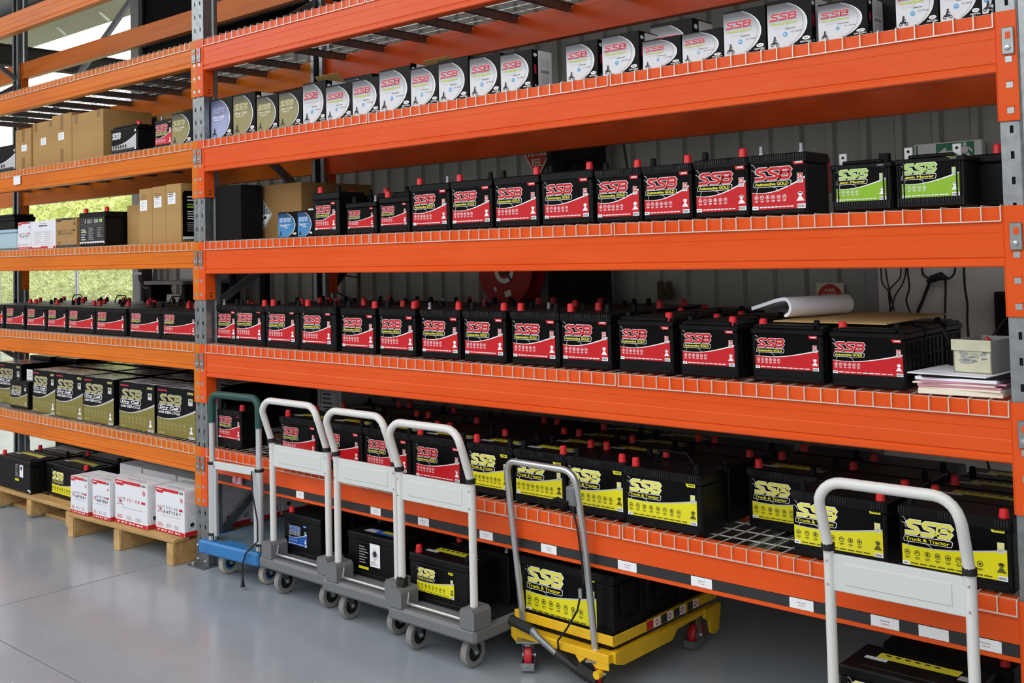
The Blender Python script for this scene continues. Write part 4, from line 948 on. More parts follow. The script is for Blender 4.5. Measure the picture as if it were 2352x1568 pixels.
# ================================================================== TROLLEYS
def arc(cx, cz, r, a0, a1, n=6): return [(cx+r*math.cos(R(a0+(a1-a0)*i/n)), cz+r*math.sin(R(a0+(a1-a0)*i/n))) for i in range(n+1)]
def caster(parent, x, y, r, zt, tyre, hub, ang, name='caster', wd=.032, cover=False):
    """swivel caster: wheel of radius r on the floor, top plate at zt"""
    c = MB(); c.box(-.045, .045, -.035, .035, zt-.006, zt, 'galv', .001)
    for s in (-1, 1):
        c.prism([(-.02, zt-.006), (.025, zt-.006), (.045, r-.01), (.022, r-.012)], 'x', s*(wd/2+.006)-.0015, s*(wd/2+.006)+.0015, 'galv')
    c.lathe([(.022, zt-.022), (.022, zt-.004)], 'galv', n=12)
    o = c.build(name, parent, (x, y, 0), (0, 0, ang), smooth=False)
    b = MB(); b.lathe([(r*.62, -wd/2+.001), (r*.94, -wd/2), (r, -wd/2+.006), (r, wd/2-.006), (r*.94, wd/2), (r*.62, wd/2-.001), (r*.62, -wd/2+.001)], tyre, (0, .033, r), 'x', 28, cap=False); b.build('tyre', o)
    b = MB(); b.lathe([(.006, -wd/2+.004), (r*.63, -wd/2+.004), (r*.63, wd/2-.004), (.006, wd/2-.004)], hub, (0, .033, r), 'x', 20)
    if hub == 'blue_deck':
        for k in range(8): a = k*math.pi/4; b.box(-wd/2+.001, wd/2-.001, .033+math.cos(a)*r*.36-.006, .033+math.cos(a)*r*.36+.006, r+math.sin(a)*r*.36-.006, r+math.sin(a)*r*.36+.006, 'rubber')
    b.build('hub', o)
    b = MB(); b.lathe([(.004, -wd/2-.014), (.009, -wd/2-.012), (.009, -wd/2-.006), (.005, -wd/2-.006), (.005, wd/2+.006), (.009, wd/2+.006), (.009, wd/2+.012), (.004, wd/2+.014)], 'steel', (0, .033, r), 'x', 8); b.build('axle', o)
    if cover:
        b = MB(); b.box(-wd/2-.012, -wd/2-.008, -.028, .05, r-.042, r-.012, 'galv'); b.box(wd/2+.008, wd/2+.012, -.028, .05, r-.042, r-.012, 'galv'); b.box(-wd/2-.012, wd/2+.012, -.032, -.028, r-.042, r-.012, 'galv'); b.build('toe_guard', o, smooth=False)
    return o
def grey_trolley(label, x0, x1, yf, Ly, px0, px1, top=1.0, rz=0):
    W = x1-x0; t = thing('platform_trolley', label, 'trolley', (x0, yf, 0), rz, 'grey platform trolleys')
    b = MB(); b.box(0, W, 0, Ly, .140, .198, 'trolley_grey', .012); b.build('deck', t)
    b = MB(); b.box(.03, W-.03, .14, Ly-.03, .198, .2005, 'rubber'); b.build('deck_mat', t, smooth=False)
    a0, a1 = px0-x0, px1-x0
    for ax in (a0, a1):
        b = MB(); b.prism([(ax-.04, .196), (ax+.04, .196), (ax+.04, .262), (ax+.028, .276), (ax-.028, .276), (ax-.04, .262)], 'y', .0, .10, 'trolley_grey'); b.build('handle_socket', t, smooth=False)
    # handle: vertical posts, top bent towards the user
    r = .0165; yb = .045; R_ = .075; ln = -.06
    def Y(z): return yb+(0 if z < .76 else ln*min(1, (z-.76)/.17))
    pts = [(a0, yb, .2), (a0, yb, .70), (a0, Y(.77), .77), (a0, Y(.84), .84)]
    pts += [(a0+R_+R_*math.cos(R(180-90*i/6)), Y(top-R_+R_*math.sin(R(90*i/6))-.016), top-R_+R_*math.sin(R(90*i/6))-.016) for i in range(7)]
    pts += [(a1-R_+R_*math.cos(R(90-90*i/6)), Y(top-R_+R_*math.sin(R(90-90*i/6))-.016), top-R_+R_*math.sin(R(90-90*i/6))-.016) for i in range(7)]
    pts += [(a1, Y(.84), .84), (a1, Y(.77), .77), (a1, yb, .70), (a1, yb, .2)]
    b = MB(); b.tube(pts, r, 'trolley_tube', 12); b.build('handle', t)
    b = MB()
    b.box(a0+.012, a1-.012, yb-.006, yb+.006, .645, .755, 'trolley_panel', .002); b.box(a0+.05, a1-.05, yb-.0085, yb-.005, .668, .732, 'trolley_panel', .003)
    pn = b.build('back_panel', t, smooth=False)
    for sx in (a0, a1):
        b = MB(); b.lathe([(r+.004, .765), (r+.004, .785), (r+.001, .786)], 'rubber', (sx, Y(.775), 0), n=12); b.build('clip', t)
        b = MB()
        for z in (.665, .735): b.lathe([(.004, -r-.002), (.003, -r-.004)], 'steel', (sx, yb, z), 'y', 6)
        b.build('rivet', pn)
    b = MB(); b.tube([(a0+.04, yb-.012, .215), (a1-.04, yb-.012, .215)], .006, 'steel', 8); b.tube([(a0+.045, yb-.012, .215), (a0+.047, yb-.005, .26)], .005, 'steel', 6); b.build('hinge_rod', t)
    for cx, cy, an in ((.075, .075, .06), (W-.12, .08, .02), (.075, Ly-.15, 0), (W-.1, Ly-.15, 0)):
        caster(t, cx, cy, .062, .141, 'tyre_grey', 'rubber', an)
    return t
grey_trolley('grey platform trolley carrying blue-label battery, leftmost of three', .628, 1.178, -.11, .74, .697, 1.138)
grey_trolley('middle grey platform trolley with battery showing warning label', 1.184, 1.708, -.15, .74, 1.255, 1.664)
grey_trolley('frontmost grey platform trolley carrying yellow-label battery', 1.712, 2.228, -.215, .76, 1.762, 2.186)
T3_ = [o for o in C.objects if o.get('label') == 'frontmost grey platform trolley carrying yellow-label battery'][0]
b = MB(); rr = random.Random(4)
for q in range(7): b.tube([(.05+.02*math.cos(a+q), .045+.021*math.sin(a+q), .275+q*.006+rr.uniform(-.004, .004)) for a in (0, .9, 1.8, 2.7, 3.6, 4.5, 5.4, 6.3)], .006, 'rubber', 6)
b.build('tape_wrap', T3_)
grey_trolley('near right platform trolley with handle before the price strip', 3.63, 4.175, -.245, .80, 3.717, 4.132)
# batteries on the trolleys
t = battery('black battery with blue label standing on grey trolley', 'blue', .68, .985, .004, .2012, .195, lab=('blue', .15, .105, .045, .05), style='flat', terms='R-', tl='grey_print', name='car_battery')
t = battery('black battery with white warning label on the middle grey trolley', 'auto', 1.215, 1.60, -.02, .2012, .195, style='flat', terms='-R', name='car_battery')
b = MB(); b.rect(0, .0, .075, .115, 1, 'label_black'); text_block(b, .005, .10, .06, 7, .012, 2, 'grey_print'); b.rect(.08, .02, .15, .125, 1, 'white'); b.flat([(.115, .045), (.14, .075), (.115, .105), (.09, .075)], 2, 'silver_mid'); b.disc(.115, .08, .014, 3, 'dark_print', 8); text_block(b, .088, .04, .05, 2, .01, 3, 'grey_print'); b.rect(0, 0, .07, .012, 2, 'yellow')
b.build('warning_label', t, (-.11, -.0845, .035), smooth=False, recalc=False)
b = MB(); b.box(-.12, .10, -.02, .03, 0, .0006, 'blue'); b.box(-.02, .12, .0, .03, .0006, .001, 'top_yellow'); b.box(-.12, -.05, -.02, .02, .0006, .001, 'silver_print'); b.build('top_label', t, (0, -.02, .1953), smooth=False)
battery('black battery with small yellow label on the frontmost grey trolley', 'truck', 1.722, 2.085, -.095, .2012, .195, lab=('truck', .225, .11, .05, .042), style='flat', terms='RB', tl='top_yellow', name='truck_battery')
battery('plain black battery behind the yellow-label one on frontmost trolley', 'truck', 1.79, 2.14, .09, .2012, .21, style='flat', terms='RL', tl='top_yellow', name='truck_battery')
battery('plain black battery behind the blue-label one', 'truck', .70, 1.01, .19, .2012, .2, style='flat', terms='--', tl='grey_print', name='car_battery')
battery('plain black battery behind the one with warning label', 'truck', 1.24, 1.62, .16, .2012, .2, style='flat', terms='--', name='car_battery')
battery('large truck battery with yellow top label on near right trolley', 'truck', 3.70, 4.10, -.13, .2012, .195, depth=.22, lab=('truck', .33, .15, .03, .02), style='truck', terms='--', tl='top_yellow', name='truck_battery')
battery('large truck battery with red cap at lower right corner', 'truck', 3.74, 4.14, .12, .2012, .2, depth=.22, style='flat', terms='BR', name='truck_battery')
battery('black battery on the floor at lower right corner', 'truck', 4.34, 4.62, -.10, .0, .24, depth=.22, style='truck', terms='RB', name='truck_battery')

# blue trolley with telescopic handle
t = thing('folding_trolley', 'blue platform trolley with green-gripped telescopic handle', 'trolley', (.10, -.125, 0), R(4))
A0, A1 = .078, .497
b = MB(); b.box(0, .49, 0, .70, .125, .195, 'blue_deck', .01); b.build('deck', t)
b = MB(); b.box(.03, .46, .04, .67, .195, .1975, 'blue_mat', .001); b.box(.17, .33, .035, .075, .1975, .199, 'blue_deck'); b.build('deck_mat', t, smooth=False)
for ax in (A0, A1-.03):
    b = MB(); b.tube([(ax, .04, .20), (ax, .04, .60)], .022, 'alu', 12); b.box(ax-.02, ax+.02, .02, .06, .195, .225, 'galv', .003); b.box(ax+.02 if ax < .3 else ax-.04, ax+.04 if ax < .3 else ax-.02, .03, .05, .22, .60, 'alu', .003)
    b.build('outer_tube', t)
    b = MB(); b.tube([(ax, .04, .58), (ax, .04, .86)], .016, 'alu', 12); b.build('inner_tube', t)
A1 -= .03
b = MB(); b.tube([(A0, .04, .82), (A0, .04, .92)]+[(A0+.05+.05*math.cos(R(180-15*i)), .04, .92+.05*math.sin(R(15*i))) for i in range(7)]+[(A1-.05+.05*math.cos(R(90-15*i)), .04, .92+.05*math.sin(R(90-15*i))) for i in range(7)]+[(A1, .04, .92), (A1, .04, .82)], .0195, 'teal_grip', 12); b.build('grip', t)
b = MB(); b.box(A0+.02, A1-.02, .03, .05, .575, .615, 'trolley_panel', .003); b.build('cross_bar', t)
for ax in (A0, A1):
    for z0 in (.222, .598): b = MB(); b.lathe([(.024, 0), (.026, .007), (.024, .014)], 'rubber', (ax, .04, z0), n=12); b.build('collar', t)
b = MB(); b.tube([(A1-.035, .02, .60), (A1-.015, .0, .56), (A1+.005, -.005, .48), (A1+.03, .0, .36), (A1+.03, .0, .26), (A1-.005, -.008, .225), (A1-.05, -.012, .19), (A1-.075, -.014, .13), (A1-.075, -.014, .06)], .004, 'rubber', 6); b.lathe([(.004, .065), (.012, .02), (.014, .018)], 'rubber', (A1-.075, -.014, 0), n=10); b.build('elastic_cord', t)
for cx, cy in ((.09, .10), (.42, .10), (.09, .56), (.42, .56)): caster(t, cx, cy, .06, .126, 'tyre_pale', 'blue_deck', .05, wd=.034)

# yellow scissor lift table
t = thing('lift_table', 'yellow scissor lift table trolley with steel push handle', 'lift trolley', (2.236, .02, 0), R(-1))
W, Ly = .50, .74
b = MB(); b.box(0, W, 0, Ly, .190, .208, 'lift_yellow', .002)
b.box(-.002, W+.002, -.003, .004, .188, .226, 'lift_yellow', .002); b.box(W-.004, W+.002, 0, Ly, .184, .224, 'lift_yellow', .002); b.box(-.002, .004, 0, Ly, .184, .224, 'lift_yellow', .002)
tp = b.build('table_top', t, smooth=False)
b = MB(); k = 0
for y0, m in ((.22, 'red'), (.27, 'white'), (.32, 'dark_print'), (.36, 'white'), (.41, 'dark_print'), (.45, 'white'), (.51, 'dark_print'), (.55, 'white')):
    b.box(.0, .0008, y0, y0+.042, .187, .221, m)
    if m == 'white': b.lathe([(.012, .0008), (.012, .0012)], 'red', (0, y0+.02, .204), 'x', 10); b.lathe([(.007, .0012), (.007, .0015)], 'white', (0, y0+.02, .204), 'x', 8)
b.build('warning_stickers', tp, (W+.002, 0, 0), smooth=False)
b = MB(); b.prism([(.0, .125), (.0, .166), (.35, .166), (.70, .166), (.70, .15), (.42, .142), (.38, .108), (.05, .108)], 'x', W-.012, W+.012, 'lift_yellow'); b.prism([(.0, .125), (.0, .166), (.70, .166), (.70, .15), (.42, .142), (.38, .108), (.05, .108)], 'x', -.0, .024, 'lift_yellow'); b.prism([(.62, .168), (.74, .168), (.74, .15), (.72, .06), (.685, .05), (.665, .06), (.655, .11), (.62, .13)], 'x', W+.004, W+.02, 'lift_yellow'); b.prism([(.62, .168), (.74, .168), (.74, .15), (.72, .06), (.685, .05), (.665, .06), (.655, .11), (.62, .13)], 'x', 0, .016, 'lift_yellow')
b.box(0, W, -.03, .05, .128, .162, 'lift_yellow', .003); b.prism([(0, .129), (.03, .106), (.06, .129)], 'y', -.03, -.025, 'lift_yellow'); b.prism([(.34, .129), (.36, .104), (.39, .129)], 'y', -.03, -.025, 'lift_yellow'); b.prism([(W-.1, .129), (W-.06, .102), (W, .106), (W, .129)], 'y', -.03, -.025, 'lift_yellow')
b.build('base_frame', t, smooth=False)
b = MB(); b.prism([(.05, .160), (.10, .160), (.62, .185), (.57, .185)], 'x', .06, .08, 'dark_steel'); b.prism([(.05, .185), (.10, .185), (.62, .16), (.57, .16)], 'x', W-.08, W-.06, 'dark_steel'); b.box(.026, W-.026, .02, .05, .1625, .188, 'dark_steel'); b.build('scissor_arms', t, smooth=False)
r = .0135; a0, a1 = .05, .405; yb = -.0; tz = .865
def HY(z): return -.0-.085*(z-.14)/.72
pts = [(a0, HY(.14), .14), (a0-.005, HY(.78), .78)]+[(a0+.05-.005+.05*math.cos(R(180-15*i)), HY(.80+.05*math.sin(R(15*i))), .80+.05*math.sin(R(15*i))) for i in range(7)]+[(a1-.06+.06*math.cos(R(90-15*i)), HY(.79+.06*math.sin(R(90-15*i))), .79+.06*math.sin(R(90-15*i))) for i in range(7)]+[(a1+.012, HY(.60), .60), (a1+.012, HY(.14), .14)]
b = MB(); b.tube(pts, r, 'steel', 12); b.lathe([(.022, .135), (.022, .15), (.016, .165)], 'steel', (a1+.012, HY(.14), 0), n=12); b.build('push_handle', t)
b = MB(); b.box(a1-.045, a1+.002, -.092, -.06, .715, .79, 'trolley_grey', .006); b.tube([(a1-.03, -.095, .725), (a1-.08, -.098, .735), (a1-.125, -.10, .715), (a1-.145, -.10, .69)], [.009, .011, .009, .005], 'black_soft', 8); b.build('release_lever', t)
b = MB(); b.tube([(a1-.02, -.08, .715), (a1-.0, -.075, .62), (a1+.008, -.065, .50), (a1+.01, -.06, .42)], .004, 'rubber', 6); b.tube([(a1-.03, -.035, .36), (a1-.05, -.03, .30), (a1-.10, -.04, .22), (a1-.14, -.045, .17), (a1-.15, -.03, .12)], .004, 'rubber', 6); b.lathe([(.007, .355), (.007, .39)], 'steel', (a1-.03, -.035, 0), n=8); b.build('control_cable', t)
b = MB(); b.tube([(.03, -.06, .205), (.14, -.055, .185)], .02, 'rubber', 10); b.tube([(.13, -.055, .187), (.15, -.055, .18), (.17, -.055, .165), (.28, -.05, .11)], [.016, .018, .014, .011], 'galv_dull', 8); b.tube([(.26, -.05, .12), (.40, -.04, .06)], .016, 'rubber', 8); b.build('foot_pedal', t)
b = MB(); b.tube([(.36, -.035, .085), (.44, -.02, .055)], .028, 'rubber', 10); b.lathe([(.016, -.05), (.016, -.02)], 'lift_yellow', (.455, 0, .085), 'y', 10); b.build('pump_cylinder', t)
caster(t, .085, -.02, .055, .128, 'pu_red', 'tyre_grey', R(35), wd=.03, cover=True)
caster(t, .425, .0, .055, .128, 'pu_red', 'tyre_grey', R(35), wd=.03, cover=True)
for cx in (W-.035, .045): caster(t, cx, .60, .052, .155, 'pu_red', 'tyre_grey', R(4), wd=.03, cover=True)
battery('large truck battery with yellow label on the yellow lift', 'truck', 2.246, 2.728, .04, .2085, .235, depth=.225, lab=('truck', .37, .20, .03, .015), style='truck', terms='--', tl='top_yellow', handle='side', name='truck_battery', rz=R(-1.5))
for i, yf in enumerate((.285, .52)): battery('plain truck battery, %s behind the label one on yellow lift' % ORD[i], 'truck', 2.248, 2.712, yf, .2085, .235, depth=.225, style='truck', terms='-R', tl='top_yellow', handle='side', name='truck_battery', group='rear truck batteries on the yellow lift')

# ================================================================== THINGS ON THE MIDDLE SHELF, RIGHT END
zc = LEV[1]+ZD
b = MB(); b.mesh([(-.16, -.13, 0), (.24, -.13, 0), (.30, .26, .012), (-.05, .26, .012), (-.16, -.13, .004), (.24, -.13, .004), (.30, .26, .016), (-.05, .26, .016)], [(0, 1, 2, 3), (4, 5, 6, 7), (0, 1, 5, 4), (1, 2, 6, 5), (2, 3, 7, 6), (3, 0, 4, 7)], 'card_brown'); b.box(.19, .26, .17, .19, .0155, .0158, 'carton_dark')
o = b.build('cardboard_sheet', None, (3.555, .24, zc+.200), smooth=False); tag(o, 'flat brown cardboard sheet lying across the right end batteries', 'cardboard')
# pad of paper folded over on itself
b = MB(); n = 10; th = .012
sec = [(-.17, -.008), (-.10, .010), (-.04, .026), (.0, .032)]+[(.0+.029*math.cos(R(90-22*i)), .003+.029*math.sin(R(90-22*i))) for i in range(1, 9)]+[(.0, -.023)]
top = []; bot = []
for i, (u, v) in enumerate(sec):
    a = sec[max(0, i-1)]; c = sec[min(len(sec)-1, i+1)]; d = Vector((c[0]-a[0], c[1]-a[1])).normalized(); nn = Vector((-d.y, d.x))
    top.append((u+nn.x*th*.5, v+nn.y*th*.5)); bot.append((u-nn.x*th*.5, v-nn.y*th*.5))
b.prism(top+bot[::-1], 'y', -.15, .15, 'paper')
for q in (-.15-.0006,):
    for f in (.15, -.15): b.stroke([(0, 0), (0.001, 0)], .0001, 0, 'paper')
o = b.build('paper_pad', None, (3.475, .28, zc+.2465), (0, 0, R(-20))); tag(o, 'white paper pad folded over on top of the batteries', 'paper')
st = thing('document_pile', 'pile of papers and pink folders at right end of middle shelf', 'papers', (4.045, .16, zc))
zz = 0
for i, (m, hh, dx, a) in enumerate((('paper_cream', .016, .0, 2), ('paper_cream', .006, .01, -3), ('paper_pink', .007, .0, 1), ('paper_cream', .005, -.01, -2), ('paper_pink', .006, .005, 4), ('paper', .010, .0, -3), ('black_soft', .006, .01, 3), ('paper', .004, -.02, -6))):
    b = MB(); b.box(-.125, .12, -.14, .14, 0, hh, m, .001); b.build('folder' if 'pink' in m or 'black' in m else 'sheet_stack', st, (dx, 0, zz), (0, 0, R(a)), smooth=False); zz += hh+.0002
bx = thing('parts_tray', 'open cream and grey box with smudged front on the papers', 'box', (4.075, .19, zc+zz), R(-4))
b = MB(); X, Yd, H = .115, .21, .10
b.box(-X/2, X/2, -Yd/2, -Yd/2+.004, 0, H, 'tray_box'); b.box(-X/2, X/2, Yd/2-.004, Yd/2, 0, H, 'tray_grey'); b.box(-X/2, -X/2+.004, -Yd/2, Yd/2, 0, H, 'tray_grey'); b.box(X/2-.004, X/2, -Yd/2, Yd/2, 0, H, 'tray_grey'); b.box(-X/2, X/2, -Yd/2, Yd/2, 0, .004, 'tray_grey'); b.build('tray', bx, smooth=False)
b = MB(); b.box(-X/2-.004, X/2+.001, -Yd/2-.005, -Yd/2-.0002, H-.032, H+.002, 'tray_box', .001); b.build('rim', bx, smooth=False)
b = MB(); rr = random.Random(11)
for q in range(26):
    u = rr.uniform(-.042, .03); v = rr.uniform(.028, .062); b.flat([(u, v), (u+rr.uniform(.01, .03), v+rr.uniform(-.002, .004)), (u+rr.uniform(.01, .02), v+rr.uniform(.003, .007)), (u, v+.004)], 1+q % 3, 'grey_print' if q % 3 else 'silver_lo')
b.build('smudge', bx, (0, -Yd/2, 0), smooth=False, recalc=False)
t = thing('battery_charger', 'small black case with orange top behind the cream box', 'case', (3.99, .33, zc+zz)); b = MB(); b.box(-.06, .05, -.06, .06, 0, .06, 'black_soft', .005); b.build('case', t); b = MB(); b.box(-.05, .045, -.05, .05, 0, .012, 'fluoro_orange', .004); b.build('cover', t, (0, 0, .0602))
def clamp(label, m, pts, tip):
    t = thing('cable_clamp', label, 'clamp', tip)
    b = MB(); b.tube([(0, 0, 0), (-.012, 0, .035), (-.02, 0, .05)], [.006, .010, .004], m, 8); b.tube([(0, 0, 0), (.014, 0, .03), (.024, 0, .03)], [.006, .007, .003], m, 8); b.build('jaw', t)
    b = MB(); b.tube([Vector(p)-Vector(tip) for p in pts], .004, 'rubber', 6); b.build('lead', t)
clamp('red crocodile clamp hanging over the cream box', 'red', [(4.06, .30, 1.345), (4.05, .34, 1.38), (4.04, .55, 1.44), (4.02, .80, 1.52), (4.02, .8, 1.64)], (4.07, .28, 1.335))
clamp('black crocodile clamp lying on the right end batteries', 'black_soft', [(3.98, .18, 1.36), (3.995, .23, 1.35), (3.998, .30, 1.345)], (3.975, .17, 1.365))

# ================================================================== BACKGROUND BY THE WALL
yw = WY-.03
t = thing('hose_reel', 'red fire hose reel on the wall behind the racking', 'hose reel', (.46, yw-.12, 1.575))
b = MB(); b.lathe([(.001, -.07), (.235, -.07), (.24, -.065), (.24, -.058), (.07, -.05), (.07, .05), (.24, .058), (.24, .07), (.001, .07)], 'hose_red', axis='y', n=36); b.build('drum', t)
b = MB(); b.lathe([(.055, -.0735), (.085, -.0735), (.085, -.0715), (.055, -.0715)], 'offwhite', axis='y', n=28, cap=False); b.lathe([(.001, -.078), (.03, -.078), (.03, -.071)], 'dark_print', axis='y', n=16)
b.flat([(.02, -.02), (.055, -.075), (.07, -.06), (.035, -.005)], 150, 'dark_print'); b.flat([(-.10, -.12), (-.08, -.145), (-.065, -.13), (-.085, -.105)], 145, 'offwhite'); b.flat([(.0, -.14), (.055, -.125), (.062, -.165), (.005, -.178)], 145, 'offwhite')
b.build('instruction_label', t, smooth=False, recalc=False)
b = MB(); b.tube([(.11*math.cos(a*.5), -.045+.004*a % .09, .11*math.sin(a*.5)) for a in range(0, 60)], .014, 'blackout', 6); b.build('hose', t)
b = MB(); b.box(-.03, .03, .07, .12, -.06, .06, 'hose_red'); b.box(-.20, -.12, -.05, .12, -.34, -.27, 'hose_red', .005); b.build('bracket', t)
t = thing('hose_reel_sign', 'red triangular FIRE HOSE REEL sign on the wall', 'sign', (.613, yw-.004, 2.20))
b = MB(); b.prism([(0, -.02), (.155, .22), (-.155, .22)], 'y', 0, .003, 'sign_cream'); b.prism([(0, .0), (.138, .211), (-.138, .211)], 'y', -.001, .001, 'sign_red'); b.build('plate', t, smooth=False)
b = MB(); b.text('FIRE HOSE', 0, .145, .05, 4, 'sign_cream', width=.19, align='c'); b.text('REEL', 0, .075, .05, 4, 'sign_cream', width=.085, align='c'); b.build('lettering', t, smooth=False, recalc=False)
t = thing('extinguisher_sign', 'cream plate with red A:B(E) POWDER disc on the wall', 'sign', (2.665, yw-.004, 1.358))
b = MB(); b.box(-.078, .078, 0, .003, 0, .13, 'sign_cream'); b.build('plate', t, smooth=False)
b = MB(); b.disc(0, .055, .07, 2, 'sign_red', 24); b.text('A:B(E)', 0, .083, .018, 4, 'sign_cream', width=.062, align='c'); b.text('POWDER', 0, .057, .018, 4, 'sign_cream', width=.085, align='c'); b.build('lettering', t, smooth=False, recalc=False)
t = thing('extinguisher_location_sign', 'red fire extinguisher sign with pale shape behind mower batteries', 'sign', (2.63, yw-.004, 1.98))
b = MB(); b.box(-.06, .06, 0, .003, 0, .19, 'sign_red'); b.build('plate', t, smooth=False); b = MB(); b.rrect(-.03, .06, .015, .15, .012, 2, 'sign_cream'); b.rect(-.04, .025, .045, .035, 2, 'sign_cream'); b.rect(-.04, .01, .05, .017, 2, 'sign_cream'); b.build('pictogram', t, smooth=False, recalc=False)
t = thing('exit_sign', 'green exit sign with running figure and arrow', 'sign', (3.325, yw-.05, 2.095))
b = MB(); b.box(-.16, .17, 0, .05, 0, .10, 'offwhite', .004); b.build('housing', t); b = MB(); b.rect(-.15, .006, .135, .094, 2, 'exit_green'); b.rect(-.14, .006, -.05, .094, 3, 'offwhite')
b.flat([(-.045, .045), (.0, .075), (.0, .055), (.045, .055), (.045, .035), (.0, .035), (.0, .015)], 3, 'offwhite'); b.disc(.09, .082, .010, 3, 'offwhite', 8); b.flat([(.065, .07), (.11, .072), (.10, .035), (.075, .035)], 3, 'offwhite'); b.stroke([(.078, .04), (.06, .01)], .012, 3, 'offwhite'); b.stroke([(.098, .04), (.118, .012)], .012, 3, 'offwhite'); b.stroke([(.105, .068), (.125, .045)], .009, 3, 'offwhite'); b.build('pictogram', t, (0, -.0002, 0), smooth=False, recalc=False)
# hung black cover beside the hose reel
t = thing('hanging_cover', 'black cloth cover hanging beside the fire hose reel', 'cover', (1.0, yw-.1, 1.2)); b = MB()
vs = []; fs = []; nx, nz = 14, 10
for j in range(nz+1):
    for i in range(nx+1): u = i/nx; v = j/nz; vs.append((-.26+u*.52*(1.06-.1*v), .02+.025*math.sin(u*17+v*2), v*1.25))
for j in range(nz):
    for i in range(nx): a = j*(nx+1)+i; fs.append((a, a+1, a+nx+2, a+nx+1))
b.mesh(vs, fs, 'blackout'); b.build('cloth', t); b = MB(); b.box(-.12, .22, -.02, .06, 1.05, 1.26, 'blackout', .03); b.tube([(.2, 0, 1.2), (.32, -.02, 1.21), (.40, -.01, 1.16), (.42, 0, 1.0)], .008, 'rubber', 6); b.build('fold', t)
# gloves pegged on the wall
t = thing('work_gloves', 'pair of brown work gloves hanging on the wall', 'gloves', (1.62, yw-.02, 1.36))
for s in (0, 1):
    b = MB(); x = -.035+s*.06; b.box(x-.022, x+.022, -.012, .012, .03, .11, 'glove', .008)
    for q in range(4): b.tube([(x-.018+q*.012, 0, .10), (x-.02+q*.0135, 0, .145-.006*abs(q-1.5))], [.006, .004], 'glove', 6)
    b.tube([(x+.02, 0, .06), (x+.034, 0, .09)], [.007, .004], 'glove', 6); b.build('glove', t)
# black stands and bench grinder by the wall on the left
t = thing('tripod_stand', 'black angled stand with wire loop leaning by the wall', 'stand', (-1.36, yw-.16, 0)); b = MB(); b.tube([(-.55, 0, .02), (-.15, .0, 1.34), (.16, 0, 1.62), (.2, .0, 1.9)], .03, 'blackout', 6); b.build('leg', t); b = MB(); b.tube([(.1, 0, 1.55), (.30, 0, 1.53), (.30, 0, 1.33), (.02, 0, 1.42)], .007, 'rubber', 6); b.tube([(.30, 0, 1.53), (.30, 0, 1.8)], .008, 'rubber', 6); b.build('wire_loop', t)
t = thing('pole_stand', 'black twin-pole stand with round plate by the wall', 'stand', (-2.5, yw-.16, 0))
for x in (-.22, .22): b = MB(); b.box(x-.035, x+.035, -.03, .03, 0, 2.3, 'blackout', .004); b.build('pole', t)
b = MB(); b.lathe([(.001, -.02), (.08, -.02), (.08, .0), (.001, 0)], 'dark_steel', (-.06, -.03, 1.555), 'y', 24); b.build('round_plate', t)
b = MB(); b.box(-.3, .3, -.12, .04, 0, .03, 'blackout'); b.build('foot', t)
t = thing('bench_drill', 'black machine with round chrome-edged wheel behind left bay', 'machine', (-3.56, 1.75, 0))
b = MB(); b.box(-.09, .09, -.10, .10, 0, 1.52, 'blackout', .01); b.build('column', t); b = MB(); b.lathe([(.001, -.16), (.07, -.15), (.125, -.12), (.13, -.10), (.001, -.10)], 'dark_steel', (0, 0, 1.585), 'y', 28); b.lathe([(.128, -.118), (.134, -.11), (.128, -.102)], 'steel', (0, 0, 1.585), 'y', 28, cap=False); b.box(-.1, .03, -.17, -.155, 1.575, 1.60, 'steel'); b.build('wheel', t)
t = thing('work_bench', 'grey steel work bench with shelf behind left bay', 'bench', (-3.15, 1.8, 0)); b = MB(); b.box(-.29, .35, -.25, .25, 1.49, 1.52, 'grey_print', .004); b.build('top', t, smooth=False); b = MB(); b.box(-.28, .34, .1, .2, 1.52, 1.75, 'silver_mid', .004); b.build('backboard', t, smooth=False)
for x in (-.27, .28):
    b = MB(); b.box(x, x+.05, -.22, -.17, 0, 1.49, 'dark_steel'); b.build('leg', t, smooth=False); b = MB(); b.box(x, x+.05, .17, .22, 0, 1.49, 'dark_steel'); b.build('leg', t, smooth=False)
b = MB(); b.box(-.27, .33, -.2, .2, 1.28, 1.3, 'dark_steel'); b.build('shelf', t, smooth=False)
t = thing('power_outlet_box', 'white power outlet box on the bench shelf', 'outlet', (-3.17, 1.7, 1.301)); b = MB(); b.box(-.10, .12, -.03, .03, 0, .10, 'offwhite', .006); b.build('housing', t); b = MB(); b.lathe([(.02, -.033), (.02, -.03)], 'hole_shade', (.02, 0, .055), 'y', 12); b.build('socket', t); b = MB(); b.tube([(-.04, 0, .1), (-.06, 0, .14), (-.05, 0, .18)], .007, 'offwhite', 6); b.build('cord', t)
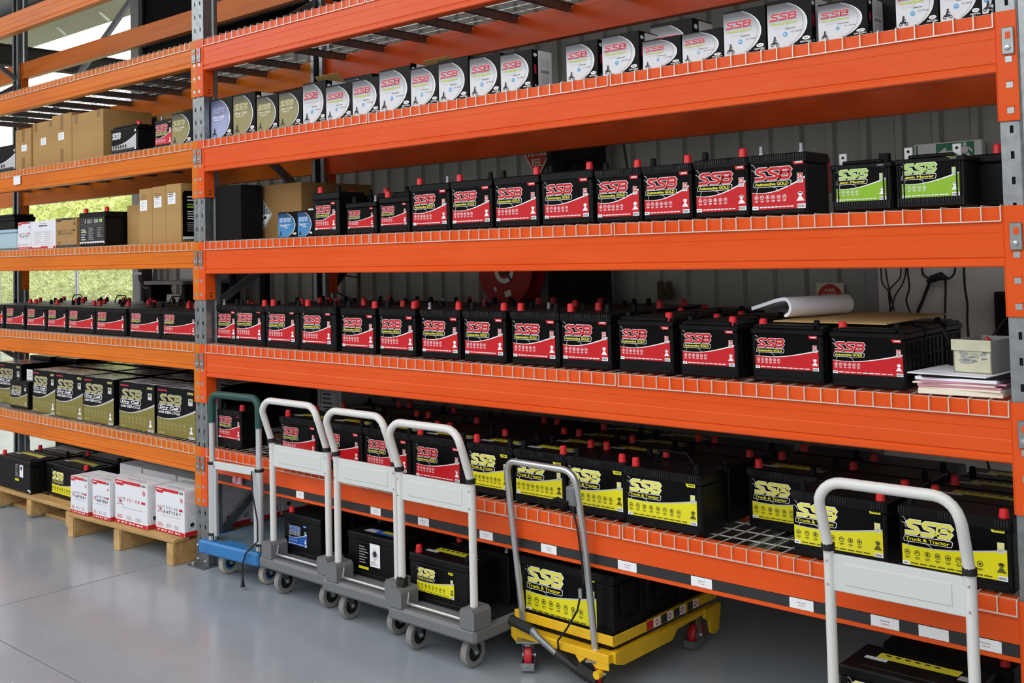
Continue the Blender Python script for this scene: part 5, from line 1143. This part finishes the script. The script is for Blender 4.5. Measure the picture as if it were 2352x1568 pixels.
# switch box and hanging leads at the pale partition
yp = WY-.31
t = thing('switch_box', 'dark grey switch box on the pale partition', 'box', (3.68, yp-.06, 1.26)); b = MB(); b.box(-.07, .07, 0, .06, 0, .20, 'dark_steel', .004); b.build('housing', t); b = MB(); b.box(-.05, .05, -.003, 0, .03, .17, 'blackout', .002); b.build('door', t)
leads = [('thin black lead in a loop beside the partition edge', [(3.07, 1.72), (3.068, 1.568), (3.072, 1.499), (3.107, 1.445), (3.104, 1.359), (3.10, 1.30)], .0035), ('thin black lead crossing the looped one', [(3.094, 1.72), (3.096, 1.568), (3.108, 1.477), (3.132, 1.36)], .0035), ('thin black lead curving down to a small plug', [(3.18, 1.72), (3.176, 1.567), (3.166, 1.52), (3.117, 1.467), (3.112, 1.413), (3.122, 1.36)], .0035),
         ('thin black lead hanging left of the inline plug', [(3.207, 1.72), (3.204, 1.567), (3.187, 1.499), (3.146, 1.435), (3.128, 1.37)], .0035), ('twisted black lead right of the small plug', [(3.215, 1.72), (3.216, 1.567), (3.222, 1.478), (3.205, 1.414), (3.228, 1.33), (3.23, 1.2)], .0045), ('thick black cable bending down from the inline plug', [(3.33, 1.515), (3.307, 1.505), (3.268, 1.415), (3.238, 1.341), (3.23, 1.22)], .008),
         ('black cable rising in a loop left of the inline plug', [(3.275, 1.72), (3.274, 1.566), (3.29, 1.53), (3.328, 1.516)], .005), ('black cable dropping straight from the inline plug', [(3.385, 1.53), (3.386, 1.47), (3.377, 1.313), (3.375, 1.05)], .005), ('black cable curling right of the inline plug', [(3.405, 1.52), (3.43, 1.54), (3.437, 1.58), (3.43, 1.72)], .005), ('long black cable with frayed end right of the plug', [(3.48, 1.72), (3.481, 1.565), (3.482, 1.479), (3.49, 1.397), (3.49, 1.25), (3.54, .75), (3.577, .55), (3.58, .3), (3.56, .006)], .0055)]
for lb, pts, r in leads:
    b = MB(); off = .012+.011*(len(USED) % 5); USED[lb] = 1; P = [Vector((x, yp-off, z)) for x, z in pts]; sm = []
    for i in range(len(P)-1):
        p0, p1, p2, p3 = P[max(0, i-1)], P[i], P[i+1], P[min(len(P)-1, i+2)]
        for k in range(5):
            u = k/5; sm.append(.5*((2*p1)+(p2-p0)*u+(2*p0-5*p1+4*p2-p3)*u*u+(3*p1-p0-3*p2+p3)*u**3))
    sm.append(P[-1]); b.tube(sm, r, 'rubber', 6); o = b.build('power_lead'); tag(o, lb, 'cable', 'black leads hanging on the partition')
b = MB(); b.tube([(3.315, yp-.07, 1.505), (3.335, yp-.07, 1.52), (3.38, yp-.07, 1.535), (3.41, yp-.07, 1.52)], [.009, .018, .02, .009], 'rubber', 10); o = b.build('inline_plug'); tag(o, 'bulky black inline plug among the hanging leads', 'plug')

for i, x in enumerate((.285, .335)):
    b = MB(); b.lathe([(.001, -.022), (.010, -.018), (.013, 0), (.010, .016), (.004, .022), (.001, .023)], 'paper_pink', n=12); o = b.build('ear_plug', None, (x, -.0145, .517)); tag(o, 'pink plug stuck on the beam behind the blue trolley, %s one' % ('left', 'right')[i], 'plug', 'pink plugs on the beam')
b = MB(); b.box(-.055, .055, -.003, 0, -.03, .03, 'white', .001); o = b.build('price_ticket', None, (-2.37, -.0075, 2.285), smooth=False); tag(o, 'small white ticket clipped on the beam below the brown cartons', 'ticket')
